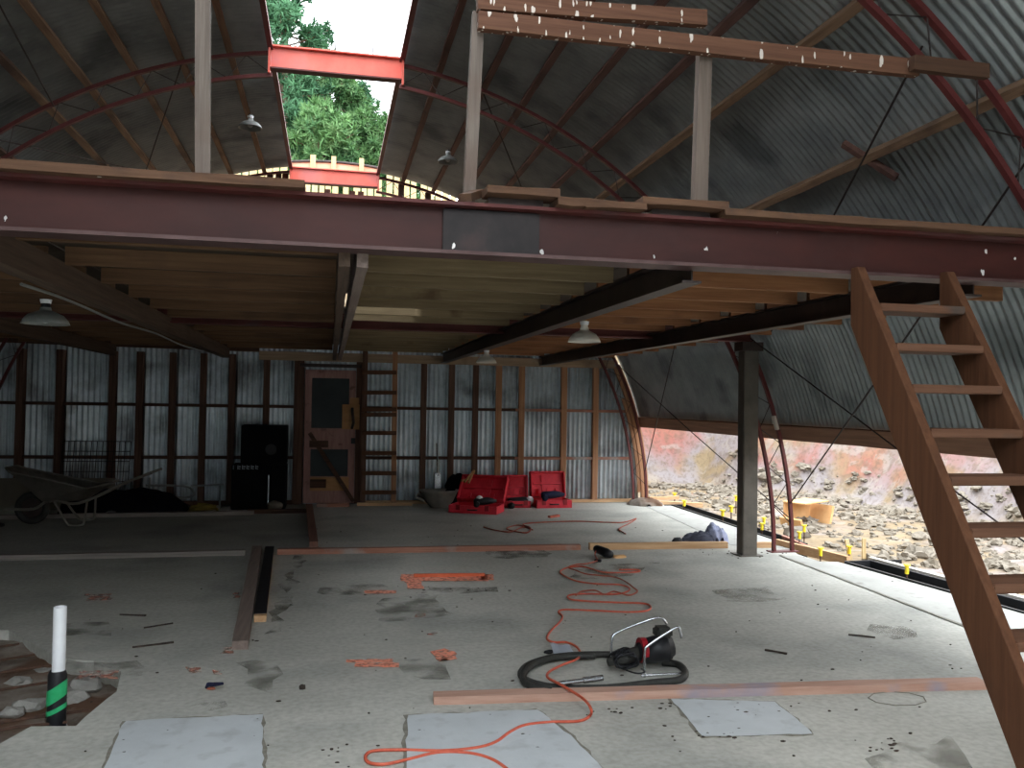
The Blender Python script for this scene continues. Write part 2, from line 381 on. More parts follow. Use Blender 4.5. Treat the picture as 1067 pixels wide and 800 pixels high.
# added unseen behind the viewer: side sheets and closed front wall shape the light
sheet_arc('ceiling_left_rear_added', -42, -90.3, -6.5, -.6)
sheet_arc('ceiling_right_rear_added', 50, 90.3, -6.5, -.6)
bm = bmesh.new(); n_ = 800; prev = None
for i in range(n_+1):
    x = -5.2+10.4*i/n_; y = -6.5-.012*math.cos(2*PI*i*10.4/n_/.0762)
    q = (bm.verts.new((x, y, 0)), bm.verts.new((x, y, max(.02, math.sqrt(max(0, 5.21**2-x*x))))))
    if prev: bm.faces.new((prev[0], q[0], q[1], prev[1]))
    prev = q
struct('wall_front_added', bm, galv, smooth=True)
# ---- purlins
def purlin(th, m, label, y0=-.5, y1=YW-.02, w=.05, d=.10, grp=None):
    bm = bmesh.new()
    n = 10
    a, b = P(th, RS-.018-d/2, y0), P(th, RS-.018-d/2, y1)
    bar(bm, a, b, w, d, P(th, 1, 0), rough=.003)
    o = obj('purlin', bm, m); return tag(o, label, 'roof purlin', grp)
nm = ['first', 'second', 'third', 'fourth', 'fifth', 'sixth']
for i, th in enumerate((11.7, 17, 22, 27, 31.8)):
    purlin(-th, purY, 'light brown timber purlin under the left roof sheets, %s beside the open ridge gap' % (nm[i]), w=.06)
for th in (39, 48, 61, 75): purlin(-th, oldY, 'dark timber purlin low on the left roof side', grp='low left purlins', w=.06)
for i, th in enumerate((11.7, 17.2, 22.1, 27.1, 32.2, 37.5)):
    purlin(th, purR if i < 5 else purY, 'reddish brown timber purlin under the right roof sheets, %s beside the open ridge gap' % nm[i], w=.06)
purlin(48, purY, 'brown timber purlin crossing the near right arch behind the rail end', w=.06)
purlin(61, oldY, 'brown timber purlin just above mezzanine level on the right roof side', w=.06)
for s, w in ((-1, 'left'), (1, 'right')):
    bm = bmesh.new(); bar(bm, P(s*7.3, RS-.08, -.5), P(s*7.3, RS-.08, YW-.02), .05, .12, P(s*7.3, 1, 0))
    tag(obj('ridge_trimmer', bm, redm), 'red steel edge member along the %s side of the open ridge gap' % w, 'edge beam')
bm = bmesh.new(); bar(bm, P(75.2, RS-.06, -1.9), P(75.2, RS-.06, YW-.02), .16, .05, P(75.2, 1, 0), rough=.002)
tag(obj('side_girt', bm, wood('girt_timber', (140, 92, 66), (170, 116, 84), 'Y')), 'long brown timber girt along the top of the open right side', 'girt')
bm = bmesh.new(); a = at(890, 152, X=3.95); b = at(935, 182, X=3.95)
bar(bm, P(46, RS-.09, 5.7), P(50.5, RS-.09, 5.45), .05, .04, P(48, 1, 0))
tag(obj('cleat_timber', bm, purR), 'short brown timber nailed across the purlin under the right roof', 'timber')

# ---- arched trusses
def arch(y, side, label, m=archm, hi=88.5, zfoot=0.0, cw=.042):
    t = thing('arched_truss', label, 'arch truss', (side*4.94, y, 0))
    th0 = 7.4; n = 40
    for nmx, r in (('outer_chord', RO), ('inner_chord', RI)):
        bm = bmesh.new(); prev = None; secs = []
        thE = 90
        for i in range(n+1):
            th = th0+(thE-th0)*i/n
            q = []
            for dr, dy in ((-cw*.4, -cw/2), (cw*.4, -cw/2), (cw*.4, cw/2), (-cw*.4, cw/2)):
                q.append(bm.verts.new(P(side*th, r+dr, y+dy)))
            secs.append(q)
        for i in range(n):
            for k in range(4): bm.faces.new((secs[i][k], secs[i][(k+1) % 4], secs[i+1][(k+1) % 4], secs[i+1][k]))
        bm.faces.new(secs[0]); bm.faces.new(secs[-1][::-1])
        obj(nmx, bm, m, t)
    bm = bmesh.new(); pts = []; k = 0; th = th0
    while th < 88: pts.append(P(side*th, RO-.01 if k % 2 else RI+.01, y)); th += 2.55; k += 1
    tube(bm, pts, .006, 5); obj('zigzag_web', bm, rodm, t)
    bm = bmesh.new(); box(bm, (side*4.94-.17, y-.06, 0), (side*4.94+.17, y+.06, .012)); obj('base_plate', bm, m, t)
    return t
arch(YA, -1, 'red pipe arch truss crossing the left roof half at the near coral ridge beam')
tA = arch(YA, 1, 'red pipe arch truss whose foot stands beside the grey steel column', archm)
arch(YB, -1, 'red pipe arch truss at the back gable on the left half')
arch(YB, 1, 'red pipe arch truss against the right end of the back wall', archm)
arch(YN, 1, 'dark red pipe arch truss nearest on the right, passing behind the rail end', archm)
bm = bmesh.new(); p = at(805, 430, Y=YA); 
bar(bm, P(72.6, RO-.03, YA-.04), P(74.4, RO-.03, YA-.04), .05, .03, P(73, 1, 0)); tag(obj('fixing_block', bm, mat('pale_block', (190, 180, 168))), 'small pale block fixed on the red arch beside the column', 'block')

# bracing rods
def rod(a, b, label, r=.007, grp='thin bracing rods'):
    bm = bmesh.new(); tube(bm, [a, (V(a)+V(b))/2-V((0, 0, .02)), b], r, 6)
    return tag(obj('bracing_rod', bm, rodm), label, 'bracing rod', grp)
rod(P(61.5, RO, YA), P(88, RO, YN+.1), 'thin rod falling from the middle arch toward the near arch foot behind the stair', grp=None)
rod(P(84, RO, YA), P(52, RO, YN), 'thin rod rising from the foot of the middle arch up behind the stair', grp=None)
rod(P(63.5, RO, YB), P(86, RO, YA), 'thin rod falling from the back arch to the foot of the middle arch', grp=None)
rod(P(84, RO, YB), P(50, RO, YA), 'thin rod rising from the back arch foot to the right roof side', grp=None)
rod(P(45, RO-.02, YB), P(17, RO, YA), 'thin diagonal rod under the right roof bay behind the middle arch', grp=None)
rod(P(-17, RO-.02, YA), P(-35, RO, YB), 'thin diagonal rod under the left roof bay behind the middle arch', grp=None)
rod(P(-38, RO-.02, YA), P(-20, RO, YB), 'thin diagonal rod crossing the left roof bay toward the gable', grp=None)
rod(P(-31, RO-.02, YA), P(-25, RO, YN), 'thin rod running from the left middle arch toward the viewer', grp=None)
rod(P(42, RO-.03, YN+.15), P(62, RO-.03, YA-.6), 'thin dark rod below the near right arch', grp=None)

# ---- coral ridge beams
def ridge_beam(y, label, stubs=False):
    t = thing('ridge_beam', label, 'steel beam', (0, y, 4.83))
    hw = .64; z0, z1 = 4.85, 5.07
    bm = bmesh.new(); bar(bm, (-hw, y, (z0+z1)/2), (hw, y, (z0+z1)/2), .012, z1-z0-.02); obj('web', bm, pinkm, t)
    for zz, nmx in ((z1, 'top_flange'), (z0, 'bottom_flange')):
        bm = bmesh.new(); bar(bm, (-hw, y, zz), (hw, y, zz), .11, .014); obj(nmx, bm, redm if nmx == 'bottom_flange' else pinkm, t)
    for s in (-1, 1):
        bm = bmesh.new(); box(bm, (s*(hw+.012)-.01, y-.07, z0-.06), (s*(hw+.012)+.01, y+.07, z1+.05)); obj('end_plate', bm, pinkm, t)
    if stubs:
        for x in (-.02, .35):
            bm = bmesh.new(); tube(bm, [(x, y, z1), (x, y, z1+.1)], .006, 6); obj('bolt', bm, rodm, t)
    return t
ridge_beam(YA, 'coral red steel beam bridging the open ridge gap overhead, nearer and larger one', True)
ridge_beam(YB, 'coral pink steel beam bridging the ridge gap at the far gable, smaller one')

# gable infill above the far beam, with curved rim and pine stubs
t = thing('gable_board', 'pale pink board filling the arc over the far coral beam with pine stubs', 'gable board', (0, YW-.08, 5.05))
bm = bmesh.new(); n = 16; lo = []; hi = []
for i in range(n+1):
    x = -.66+1.32*i/n; z = math.sqrt(5.24**2-x*x)
    lo.append((x, 5.02)); hi.append((x, z))
for i in range(n):
    vs = [(lo[i], -.02), (lo[i+1], -.02), (hi[i+1], -.02), (hi[i], -.02)]
    f = [bm.verts.new((q[0], YW-.08, q[1])) for q, _ in vs]; g = [bm.verts.new((q[0], YW-.05, q[1])) for q, _ in vs]
    bm.faces.new(f); bm.faces.new(g[::-1]); bm.faces.new((f[0], f[1], g[1], g[0])); bm.faces.new((f[2], f[3], g[3], g[2]))
obj('board', bm, mat('pale_pink_board', (216, 160, 128), (232, 180, 150), 3), t)
bm = bmesh.new(); tube(bm, [(-.68+1.36*i/16, YW-.1, math.sqrt(5.25**2-(-.68+1.36*i/16)**2)) for i in range(17)], .018, 6); obj('curved_rim', bm, dkst, t)
for x, w in ((-.33, .08), (-.02, .07), (.4, .07)):
    bm = bmesh.new(); box(bm, (x-w/2, YW-.13, 5.06), (x+w/2, YW-.085, 5.33)); obj('stub', bm, pineZ, t)

# ---- upper gable studs
for px in (255, 268, 281, 290, 297, 341, 367, 376, 418, 446, 470):
    x = at(px, 200, Y=YW).x
    bm = bmesh.new(); top = math.sqrt(5.1**2-x*x) if abs(x) > .68 else 4.84
    bar(bm, (x, YW, 2.66), (x, YW, top), .07 if px in (341, 418, 446) else .04, .09, (1, 0, 0))
    tag(obj('gable_stud', bm, oldZ), 'dark upright stud in the open upper back gable', 'stud', 'upper gable studs')

# ------------------------------------------------------------------ front girder, mezzanine
GY, G0, G1 = 3.87, 2.262, 2.497
t = thing('front_girder', 'long dark red steel girder across the whole view carrying the mezzanine', 'steel girder', (0, GY, G0))
bm = bmesh.new(); bar(bm, (-4.4, GY, (G0+G1)/2), (4.4, GY, (G0+G1)/2), .012, G1-G0-.02); obj('web', bm, girdm, t)
bm = bmesh.new(); bar(bm, (-4.4, GY, G0+.008), (4.4, GY, G0+.008), .15, .016); obj('bottom_flange', bm, flange, t)
bm = bmesh.new(); bar(bm, (-4.4, GY, G1-.008), (4.4, GY, G1-.008), .15, .016); obj('top_flange', bm, redm, t)
a, b = at(461, 230, Y=GY).x, at(561, 230, Y=GY).x
bm = bmesh.new(); box(bm, (a, GY-.024, G0+.02), (b, GY-.007, G1-.022), bev=.003); sp = obj('splice_plate', bm, splm, t, label='dark grey bolted splice plate')

# back (second) girder
t = thing('middle_girder', 'dark red steel girder under the mezzanine resting on the grey column', 'steel girder', (0, YA-.02, 2.3))
bm = bmesh.new(); ibeam(bm, (-4.3, YA-.14, 2.37), (4.45, YA-.14, 2.37), .12, .14, .015); obj('girder_body', bm, redm, t)

# bearers (run front to back under the joists)
def bearer(x, m, label, z0=2.2, h=.15, w=.09, y0=GY+.05, y1=YW-.1, steel=False):
    t = thing('bearer', label, 'bearer', (x, y0, z0))
    bm = bmesh.new()
    if steel: ibeam(bm, (x, y0, z0+h/2), (x, y1, z0+h/2), w, h, .012)
    else: bar(bm, (x, y0, z0+h/2), (x, y1, z0+h/2), w, h, rough=.002)
    obj('bearer_body', bm, m, t)
    return t
YJ = YA-.1
bearer(-1.53, brY, 'brown timber bearer under the mezzanine with a conduit, leftmost of the four', y1=YW-.1, w=.1)
tb = bearer(.05, brY, 'grey doubled timber bearer coming straight at the viewer above the door', w=.05)
bm = bmesh.new(); bar(bm, (.13, GY+.05, 2.275), (.13, YW-.1, 2.275), .05, .15, rough=.002); obj('second_ply', bm, greyY, tb)
bearer(1.72, dkst, 'dark steel bearer with a thin light flange beside the pendant lamp', steel=True, w=.1)
bearer(3.31, dkst, 'dark steel bearer passing over the grey column toward the stair', steel=True, w=.1)
bearer(-3.1, brY, 'timber bearer under the far left of the mezzanine')
for x, lab, y0 in ((-1.62, 'thin pale conduit hung along the left timber bearer', 5.0), ):
    bm = bmesh.new(); pts = [(x+.0, y0+i*.6, 2.2-.012+.01*math.sin(i*1.3)) for i in range(12)]; tube(bm, smoothpath(pts, 4), .009, 6)
    tag(obj('conduit', bm, enamo), lab, 'conduit')

# joists: rows across each bay
bays = [(-4.25, -3.15, jstX, 'brown timber joist in the far left mezzanine bay'), (-3.05, -1.58, jstX, 'brown timber joist left of the conduit bearer'), (-1.48, .02, jstX, 'brown timber joist between the conduit bearer and the doubled grey bearer'),
        (.16, 1.67, jstN, 'pale knotty timber joist between the doubled grey bearer and the lamp bearer'), (1.77, 3.26, jstR, 'orange brown joist between the lamp bearer and the stair-side bearer'), (3.36, 4.42, jstR, 'orange brown joist right of the stair-side bearer')]
for bi, (xa, xb, m, lab) in enumerate(bays):
    sp_ = .78 if bi < 3 else .62
    ys = [GY+(.62 if bi < 3 else .5)+i*sp_ for i in range(20)]
    for y in [y for y in ys if y < YW-.2 and abs(y-YA+.14) > .13]:
        bm = bmesh.new(); bar(bm, (xa, y, 2.39), (xb, y, 2.39), .045, .1, rough=.0015)
        tag(obj('joist', bm, m), lab, 'joist', lab.replace('timber joist', 'timber joists', 1)[:40])
# deck
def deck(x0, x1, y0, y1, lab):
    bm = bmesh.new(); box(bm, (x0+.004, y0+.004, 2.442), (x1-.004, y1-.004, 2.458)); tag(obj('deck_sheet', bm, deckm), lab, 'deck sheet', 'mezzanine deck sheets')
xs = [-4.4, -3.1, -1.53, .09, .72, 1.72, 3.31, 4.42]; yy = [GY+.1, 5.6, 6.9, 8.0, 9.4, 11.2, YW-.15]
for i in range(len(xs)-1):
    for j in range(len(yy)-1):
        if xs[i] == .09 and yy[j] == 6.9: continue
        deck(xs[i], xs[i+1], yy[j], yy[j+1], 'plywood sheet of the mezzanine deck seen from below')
# loose boards on the girder
def edge_board(px0, px1, z, lab, tilt=0, y=GY-.06, w=.16, th=.035, m=railm, dz=0):
    a, b = at(px0, 200, Y=y).x, at(px1, 200, Y=y).x
    bm = bmesh.new(); bar(bm, (a, y, z+th/2), (b, y, z+th/2+dz), w, th, rough=.004, bev=0)
    tag(obj('loose_board', bm, m), lab, 'board')
ebm = speckle(wood('weathered_board', (92, 58, 37), (118, 80, 53), 'X', c3=(80, 54, 40), s3=4), (220, 215, 205), 9, .1, dens=.8)
for a, b, z, lab in ((-60, 318, G1, 'long weathered board lying on the left part of the front girder'), (505, 579, G1+.035, 'short thick brown board raised on the girder right of the leaning post'),
                     (577, 607, G1, 'stub of board on the girder between the two raised boards'), (606, 668, G1, 'flat brown board on the girder left of the middle post foot'),
                     (664, 752, G1+.03, 'rounded brown board on the girder under the right post'), (748, 890, G1, 'weathered board on the girder just right of the right post'), (890, 1000, G1, 'cracked weathered board on the girder above the stair'), (1000, 1150, G1, 'weathered board on the girder at its right end')):
    edge_board(a, b, z, lab, m=ebm)
bm = bmesh.new(); a = at(478, 208, Y=GY-.1); bar(bm, (.575, GY-.07, G1+.02), (.655, GY+.06, G1+.075), .06, .035); tag(obj('wood_offcut', bm, ebm), 'small angled wood offcut at the foot of the leaning post', 'offcut')
for a, b, lab in ((509, 566, 'low dark packer under the raised board by the leaning post'), (680, 740, 'low dark packer under the rounded board')):
    x0, x1 = at(a, 205, Y=GY-.05).x, at(b, 205, Y=GY-.05).x
    bm = bmesh.new(); box(bm, (x0, GY-.05, G1), (x1, GY+.05, G1+.034)); tag(obj('packer', bm, dkst), lab, 'packer')
# posts and rails
def post(pt, pb, w, lab, m=postm, y=3.99):
    a, b = at(*pb, Y=y), at(*pt, Y=y); a.z = 2.46
    bm = bmesh.new(); bar(bm, a, b, .05, w, (1, 0, 0), rough=.002); tag(obj('rail_post', bm, m), lab, 'post')
post((212, -30), (212, 195), .062, 'pale grey timber post at upper left with nothing attached')
post((498, 14), (488, 215), .055, 'leaning pale post carrying the left end of the upper rail')
post((734, 48), (728, 215), .07, 'dull grey timber post under the middle of the upper rail', wood('dull_post', (104, 88, 76), (134, 116, 102), 'Z'))
def rail(a, b, h, lab, m, y, w=.045):
    p, q = at(*a, Y=y), at(*b, Y=y); bm = bmesh.new(); bar(bm, p, q, w, h, rough=.002); tag(obj('guard_rail', bm, m), lab, 'rail')
rail((498, 22), (955, 72), .085, 'long spattered timber rail nailed across the posts', railm, 3.92)
rail((497, 3), (735, 20), .075, 'upper spattered timber doubled on top of the long rail', railm, 3.925)
rail((500, -6), (560, -2), .05, 'topmost short timber on the rail', railm, 3.925)
rail((950, 66), (1028, 75), .075, 'short brown timber block splicing the right end of the rail', railb, 3.86)

# steel column
cx, cy = at(779, 480, Y=YA-.14).x, YA-.14
t = thing('steel_column', 'grey square steel column standing on the slab under the middle girder', 'column', (cx, cy, 0))
bm = bmesh.new(); box(bm, (cx-.085, cy-.075, 0), (cx+.085, cy+.075, 2.2), bev=.008); obj('shaft', bm, colm, t)
bm = bmesh.new(); box(bm, (cx-.12, cy-.1, 2.2), (cx+.12, cy+.1, 2.295)); obj('cap_plate', bm, dkst, t)
bm = bmesh.new(); box(bm, (cx-.13, cy-.12, 0), (cx+.13, cy+.12, .01)); obj('base_plate', bm, colm, t)

# ------------------------------------------------------------------ back wall
bwall = bpy.data.objects.new('wall_back', None); C.objects.link(bwall); bwall['kind'] = 'structure'
bm = bmesh.new(); pitch, sub = .0762, 6; x0, x1 = -5.1, 5.02; n = int((x1-x0)/pitch*sub); prev = None
dx0, dx1 = at(318, 450, Y=YW).x, at(372, 450, Y=YW).x
for i in range(n+1):
    x = x0+(x1-x0)*i/n; zt = min(2.72, math.sqrt(max(0, 5.16**2-x*x))) if x > 0 else 2.72
    y = YW+.012-.02*math.cos(2*PI*i/sub)
    q = (bm.verts.new((x, y, .0)), bm.verts.new((x, y, zt)))
    if prev: bm.faces.new((prev[0], q[0], q[1], prev[1]))
    prev = q
obj('corrugated_sheet', bm, galv, bwall, smooth=True)
studs = [(21, 11), (62, 11), (117, 9), (145, 7), (179, 6), (211, 6), (241, 6), (277, 8), (309, 6), (441, 6), (470, 6), (495, 5), (519, 5), (543, 5), (587, 6), (620, 6)]
for px, w in studs:
    x = at(px, 440, Y=YW-.06).x; hw = w*13.3/895/2
    bm = bmesh.new(); zt = min(2.26, 2.6)
    bar(bm, (x, YW-.06, .05), (x, YW-.06, zt), hw*2, .09, (1, 0, 0), rough=.002); obj('stud', bm, oldZ if px < 500 else studR, bwall)
def girt(z, xa, xb, m, h=.045, y=YW-.05, d=.07):
    bm = bmesh.new(); bar(bm, (xa, y, z), (xb, y, z), d, h, rough=.002); obj('girt', bm, m, bwall)
zg1, zg2 = at(540, 427, Y=YW).z, at(540, 477, Y=YW).z
for z in (zg1, zg2):
    girt(z, -4.9, dx0-.1, oldX); girt(z, dx1+.06, 2.9, oldX); girt(z, 2.9, 4.85, pinkX)
girt(.04, -4.9, dx0-.06, oldX, .06); girt(.03, dx1+.06, 4.9, pineX, .05)
bm = bmesh.new(); a = at(270, 377, Y=YW-.12); b = at(640, 381, Y=YW-.12); bar(bm, (a.x, YW-.12, 2.25), (b.x, YW-.12, 2.25), .045, .13, rough=.003); obj('top_plank', bm, wood('top_plank_timber', (168, 136, 104), (196, 164, 130), 'X', c3=(120, 90, 66), s3=1.5), bwall)
bm = bmesh.new(); bar(bm, (-4.9, YW-.12, 2.4), (a.x, YW-.12, 2.36), .045, .12, rough=.003); obj('top_plank', bm, oldX, bwall)
# curved end frame on the right
bm = bmesh.new(); prev = None
pts = [P(th, 5.08, YW-.12) for th in range(64, 91, 2)]
for a, b in zip(pts, pts[1:]): bar(bm, a, b, .05, .12, P(77, 1, 0))
obj('end_frame', bm, studR, bwall, label='fresh orange curved end stud')
pts = [P(th, 4.97, YW-.16) for th in range(70, 90, 2)]
bm = bmesh.new()
for a, b in zip(pts, pts[1:]): bar(bm, a, b, .03, .05, P(77, 1, 0))
obj('end_frame', bm, studR, bwall)

# ---- door
Yd = YW-.09
def dz(y): return at(345, y, Y=Yd).z
def dxx(x, y=450): return at(x, y, Y=Yd).x
door = bpy.data.objects.new('door_1', None); C.objects.link(door); door['kind'] = 'structure'; door.location = (dxx(345), Yd, 0)
def dpart(nmx, m, xa, xb, za, zb, y0=-.02, y1=.02, par=door, **k):
    bm = bmesh.new(); box(bm, (xa, Yd+y0, za), (xb, Yd+y1, zb), bev=.003); return obj(nmx, bm, m, par, **k)
L, R_, zb_, zt_ = dxx(317), dxx(370), .03, dz(385.5)
s = .1
dpart('stile', doorm, L, L+s, zb_, zt_); dpart('stile', doorm, R_-s, R_, zb_, zt_)
dpart('rail', doorm, L+s, R_-s, dz(394), zt_); dpart('rail', doorm, L+s, R_-s, dz(468), dz(446)); dpart('rail', doorm, L+s, R_-s, zb_, dz(496)+.0)
dpart('upper_pane', glassd, L+s, R_-s, dz(446), dz(394), -.004, .004); dpart('lower_pane', glassd, L+s, R_-s, dz(496), dz(468), -.004, .004)
dpart('panel_board', oldX, L+.08, L+.36, dz(466), dz(459), -.03, -.02); dpart('panel_board', plym, L+.1, R_-.08, dz(511), dz(497), -.03, -.02, label='bare plywood strip'); dpart('panel_board', oldX, L+.1, L+.34, dz(508), dz(499), -.04, -.03)
lp = dpart('lock_board', plym, R_-.2, R_+.06, dz(447), dz(421), -.045, -.02, label='plywood board behind the lock'); dpart('lock_board', plym, R_-.09, R_+.05, dz(421), dz(414), -.045, -.02)
bm = bmesh.new(); tube(bm, [(R_-.05, Yd-.05, dz(425)), (R_-.05, Yd-.09, dz(428)), (R_-.03, Yd-.1, dz(440)), (R_-.05, Yd-.05, dz(446))], .022, 8); obj('lock', bm, dkst, lp)
dpart('hinge', blk, R_-.06, R_+.03, dz(462), dz(456), -.03, -.018)
bm = bmesh.new(); bar(bm, (L+.08, Yd-.06, dz(451)), (R_-.01, Yd-.06, dz(522)), .03, .06, (0, 0, 1), rough=.002); obj('diagonal_brace', bm, oldX, door)
for px in (311.5, 374.5):
    x = dxx(px); bm = bmesh.new(); bar(bm, (x, Yd+.0, .02), (x, Yd+.0, 2.22), .07, .12, (1, 0, 0), rough=.002); obj('jamb', bm, oldZ, door)
bm = bmesh.new(); bar(bm, (L-.08, Yd, dz(381)), (R_+.08, Yd, dz(381)), .12, .05); obj('head', bm, dkst, door)
a, b = at(330, 523, Y=Yd-.2), at(364, 522, Y=Yd-.2)
bm = bmesh.new(); bar(bm, (a.x, Yd-.25, .03), (b.x, Yd-.25, .03), .12, .05, rough=.003); tag(obj('doorstep_timber', bm, pinkX), 'pinkish timber block lying in front of the door', 'timber')
bm = bmesh.new(); a, b = at(372, 527, Z=0), at(428, 525, Z=0); bar(bm, (a.x, YW-.25, .025), (b.x, YW-.25, .025), .08, .045, rough=.002); tag(obj('pine_batten', bm, pineX), 'pale pine batten lying at the foot of the wall ladder', 'timber')

# ---- ladder on the back wall
Yl = YW-.2
t = thing('wall_ladder', 'brown home-made timber ladder fixed upright beside the door', 'ladder', (at(395, 525, Y=Yl).x, Yl, 0))
for pxb, pxt in ((378, 381), (410, 412)):
    a, b = at(pxb, 523, Y=Yl), at(pxt, 357, Y=Yl); a.z = .0
    bm = bmesh.new(); bar(bm, a, b, .045, .075, (1, 0, 0), rough=.002); obj('stringer', bm, studR if pxb > 400 else oldZ, t)
for y in (388, 409, 426.5, 432, 451, 472, 493, 513):
    a, b = at(377, y, Y=Yl-.05), at(413, y, Y=Yl-.05)
    bm = bmesh.new(); bar(bm, a, b, .03, .06, rough=.002); obj('rung', bm, treadm, t)

# ------------------------------------------------------------------ near stair ladder
XS = 2.5; sl = 1.64
def yf(z): return 3.39+(z-1.72)/sl     # front line
gap = .225
def stringer(x, t, ztop=2.29):
    bm = bmesh.new()
    zb = 0.0
    pts = [(yf(zb), zb), (yf(zb)+gap, zb), (3.79, 1.72+(3.79-gap-3.39)*sl), (3.79, ztop), (yf(ztop), ztop)]
    a = [bm.verts.new((x, p[0], p[1])) for p in pts]; b = [bm.verts.new((x+.045, p[0], p[1])) for p in pts]
    bm.faces.new(a); bm.faces.new(b[::-1])
    for i in range(5): bm.faces.new((a[i], a[(i+1) % 5], b[(i+1) % 5], b[i]))
    bmesh.ops.bevel(bm, geom=bm.edges[:], offset=.003, segments=1, affect='EDGES')
    return obj('stringer', bm, stair, t)
t = thing('stair_ladder', 'steep brown open-tread timber stair leaning against the front girder', 'stair', (XS+.27, yf(0), 0))
stringer(XS, t); stringer(XS+.5, t)
def tread_z(px, y):
    d = fw*F + rt*(px-533.5) - up*(y-400)
    # plane Y = 3.39+(z-1.72)/sl
    k = (3.39+(EYE.z-1.72)/sl)/(d.y-d.z/sl); return EYE.z+d.z*k
for px, y in ((970, 318), (975, 358.5), (990, 401), (1010, 447), (1020, 496.5), (1040, 550), (1060, 607.5), (1090, 667), (1120, 733), (1150, 805)):
    z = tread_z(px, y)
    bm = bmesh.new(); box(bm, (XS+.04, yf(z)-.012, z-.038), (XS+.505, yf(z)+.17, z), bev=.004); obj('tread', bm, treadm, t)

# ------------------------------------------------------------------ floor
fl = [(-5.3, -6.6), (5.2, -6.6), (5.45, 5.0), (5.2, 8.05), (5.02, 8.1), (5.02, 8.55), (5.25, 9.2), (5.35, 12.95), (5.2, 13.7), (-5.3, 13.7)]
hole = [(-3.5, 4.36), (-1.45, 4.36), (-1.39, 4.57), (-1.17, 4.53), (-1.11, 5.04), (-1.16, 5.4), (-1.36, 5.62), (-1.6, 5.75), (-1.85, 6.1), (-2.1, 6.45), (-3.5, 6.6)]
hole = [hole[0]]+[p for p in jitter_poly(hole[1:-1], .12, .012)[:-17]]+[hole[-2], hole[-1]]
bm = bmesh.new()
def loop(pts, z): 
    vs = [bm.verts.new((p[0], p[1], z)) for p in pts]; return [bm.edges.new((vs[i], vs[(i+1) % len(vs)])) for i in range(len(vs))], vs
e1, v1 = loop(fl, 0); e2, v2 = loop(hole, 0)
bmesh.ops.triangle_fill(bm, use_beauty=True, use_dissolve=False, edges=e1+e2)
for vs in (v1, v2):
    dn = [bm.verts.new((v.co.x, v.co.y, -.16)) for v in vs]
    for i in range(len(vs)): bm.faces.new((vs[i], vs[(i+1) % len(vs)], dn[(i+1) % len(vs)], dn[i]))
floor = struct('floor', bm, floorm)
# soil in the hole
bm = bmesh.new(); nx, ny = 26, 30; g = []
for j in range(ny+1):
    g.append([])
    for i in range(nx+1):
        x, y = -3.55+2.6*i/nx, 4.2+2.55*j/ny
        e = max(0, (y-5.2)*.06)+ .05*noise.noise(V((x*3, y*3, 0)))+.02*noise.noise(V((x*11, y*11, 3)))
        g[-1].append(bm.verts.new((x, y, -.12+e)))
for j in range(ny):
    for i in range(nx): bm.faces.new((g[j][i], g[j][i+1], g[j+1][i+1], g[j+1][i]))
tag(obj('soil', bm, dirt, smooth=True), 'rough brown soil in the broken-out hole at lower left', 'soil', kind='stuff')
# rebars over hole
for k, (a, b) in enumerate((((-60, 684), (20, 671)), ((-60, 700), (36, 682)), ((-40, 709), (53, 693)), ((-60, 732), (55, 710)), ((-60, 764), (92, 740)), ((-40, 768), (70, 752)))):
    p, q = at(*a, Z=-.035), at(*b, Z=-.035)
    bm = bmesh.new(); tube(bm, [p, (p+q)/2+V((0, .01, .006)), q], .008, 6); tag(obj('reinforcing_bar', bm, rebm), 'rusty reinforcing bar crossing the broken-out hole', 'rebar', 'bars in the floor hole')
for k, (px, py, r) in enumerate(((8, 668, .05), (45, 700, .045), (30, 735, .06), (75, 728, .07), (12, 742, .05), (88, 715, .08), (60, 760, .05), (20, 710, .05))):
    p = at(px, py, Z=-.09); bm = bmesh.new(); blob(bm, p, r, 2, .5, k+1, (1.3, 1, .6)); tag(obj('concrete_lump', bm, mat('lump_concrete', (138, 136, 130), (160, 158, 152), 9, bump=.5) if k == 0 else bpy.data.materials['lump_concrete']), 'broken concrete lump lying in the floor hole', 'rubble', 'lumps in the floor hole')

# pvc pipe
pb = at(60, 744, Z=-.1); px_, py_ = -1.30, 4.72
t = thing('pvc_pipe', 'white plastic pipe stub upright in the hole, its foot wrapped in black', 'pipe', (px_, py_, -.12))
zz = at(62, 632, Y=py_).z; zm = at(62, 698, Y=py_).z
x = at(62, 660, Y=py_).x
bm = bmesh.new(); lathe(bm, [(.028, zm-.05), (.031, zm-.05), (.031, zz), (.026, zz), (.026, zm-.05)], 24, Matrix.Translation((x, py_, 0))); obj('tube', bm, white, t, smooth=False)
bm = bmesh.new(); lathe(bm, [(.036, zm), (.044, zm-.02), (.046, -.1), (.04, -.16)], 24, Matrix.Translation((x-.004, py_, 0))); obj('black_wrap', bm, blk, t, smooth=True, label='black tape wrapping')
bm = bmesh.new()
for (zc, hh, tl) in ((at(60, 721, Y=py_).z, .038, .055), (at(60, 738, Y=py_).z, .012, .04)):
    ring = []
    for k in range(25):
        a = -PI+PI*k/24; z = zc+tl*math.cos(a)*.55
        ring.append((bm.verts.new((x-.004+.048*math.cos(a), py_+.048*math.sin(a), z-hh)), bm.verts.new((x-.004+.047*math.cos(a), py_+.047*math.sin(a), z+hh))))
    for a, b in zip(ring, ring[1:]): bm.faces.new((a[0], b[0], b[1], a[1]))
obj('green_tape', bm, green, t, smooth=True, label='bright green tape band')

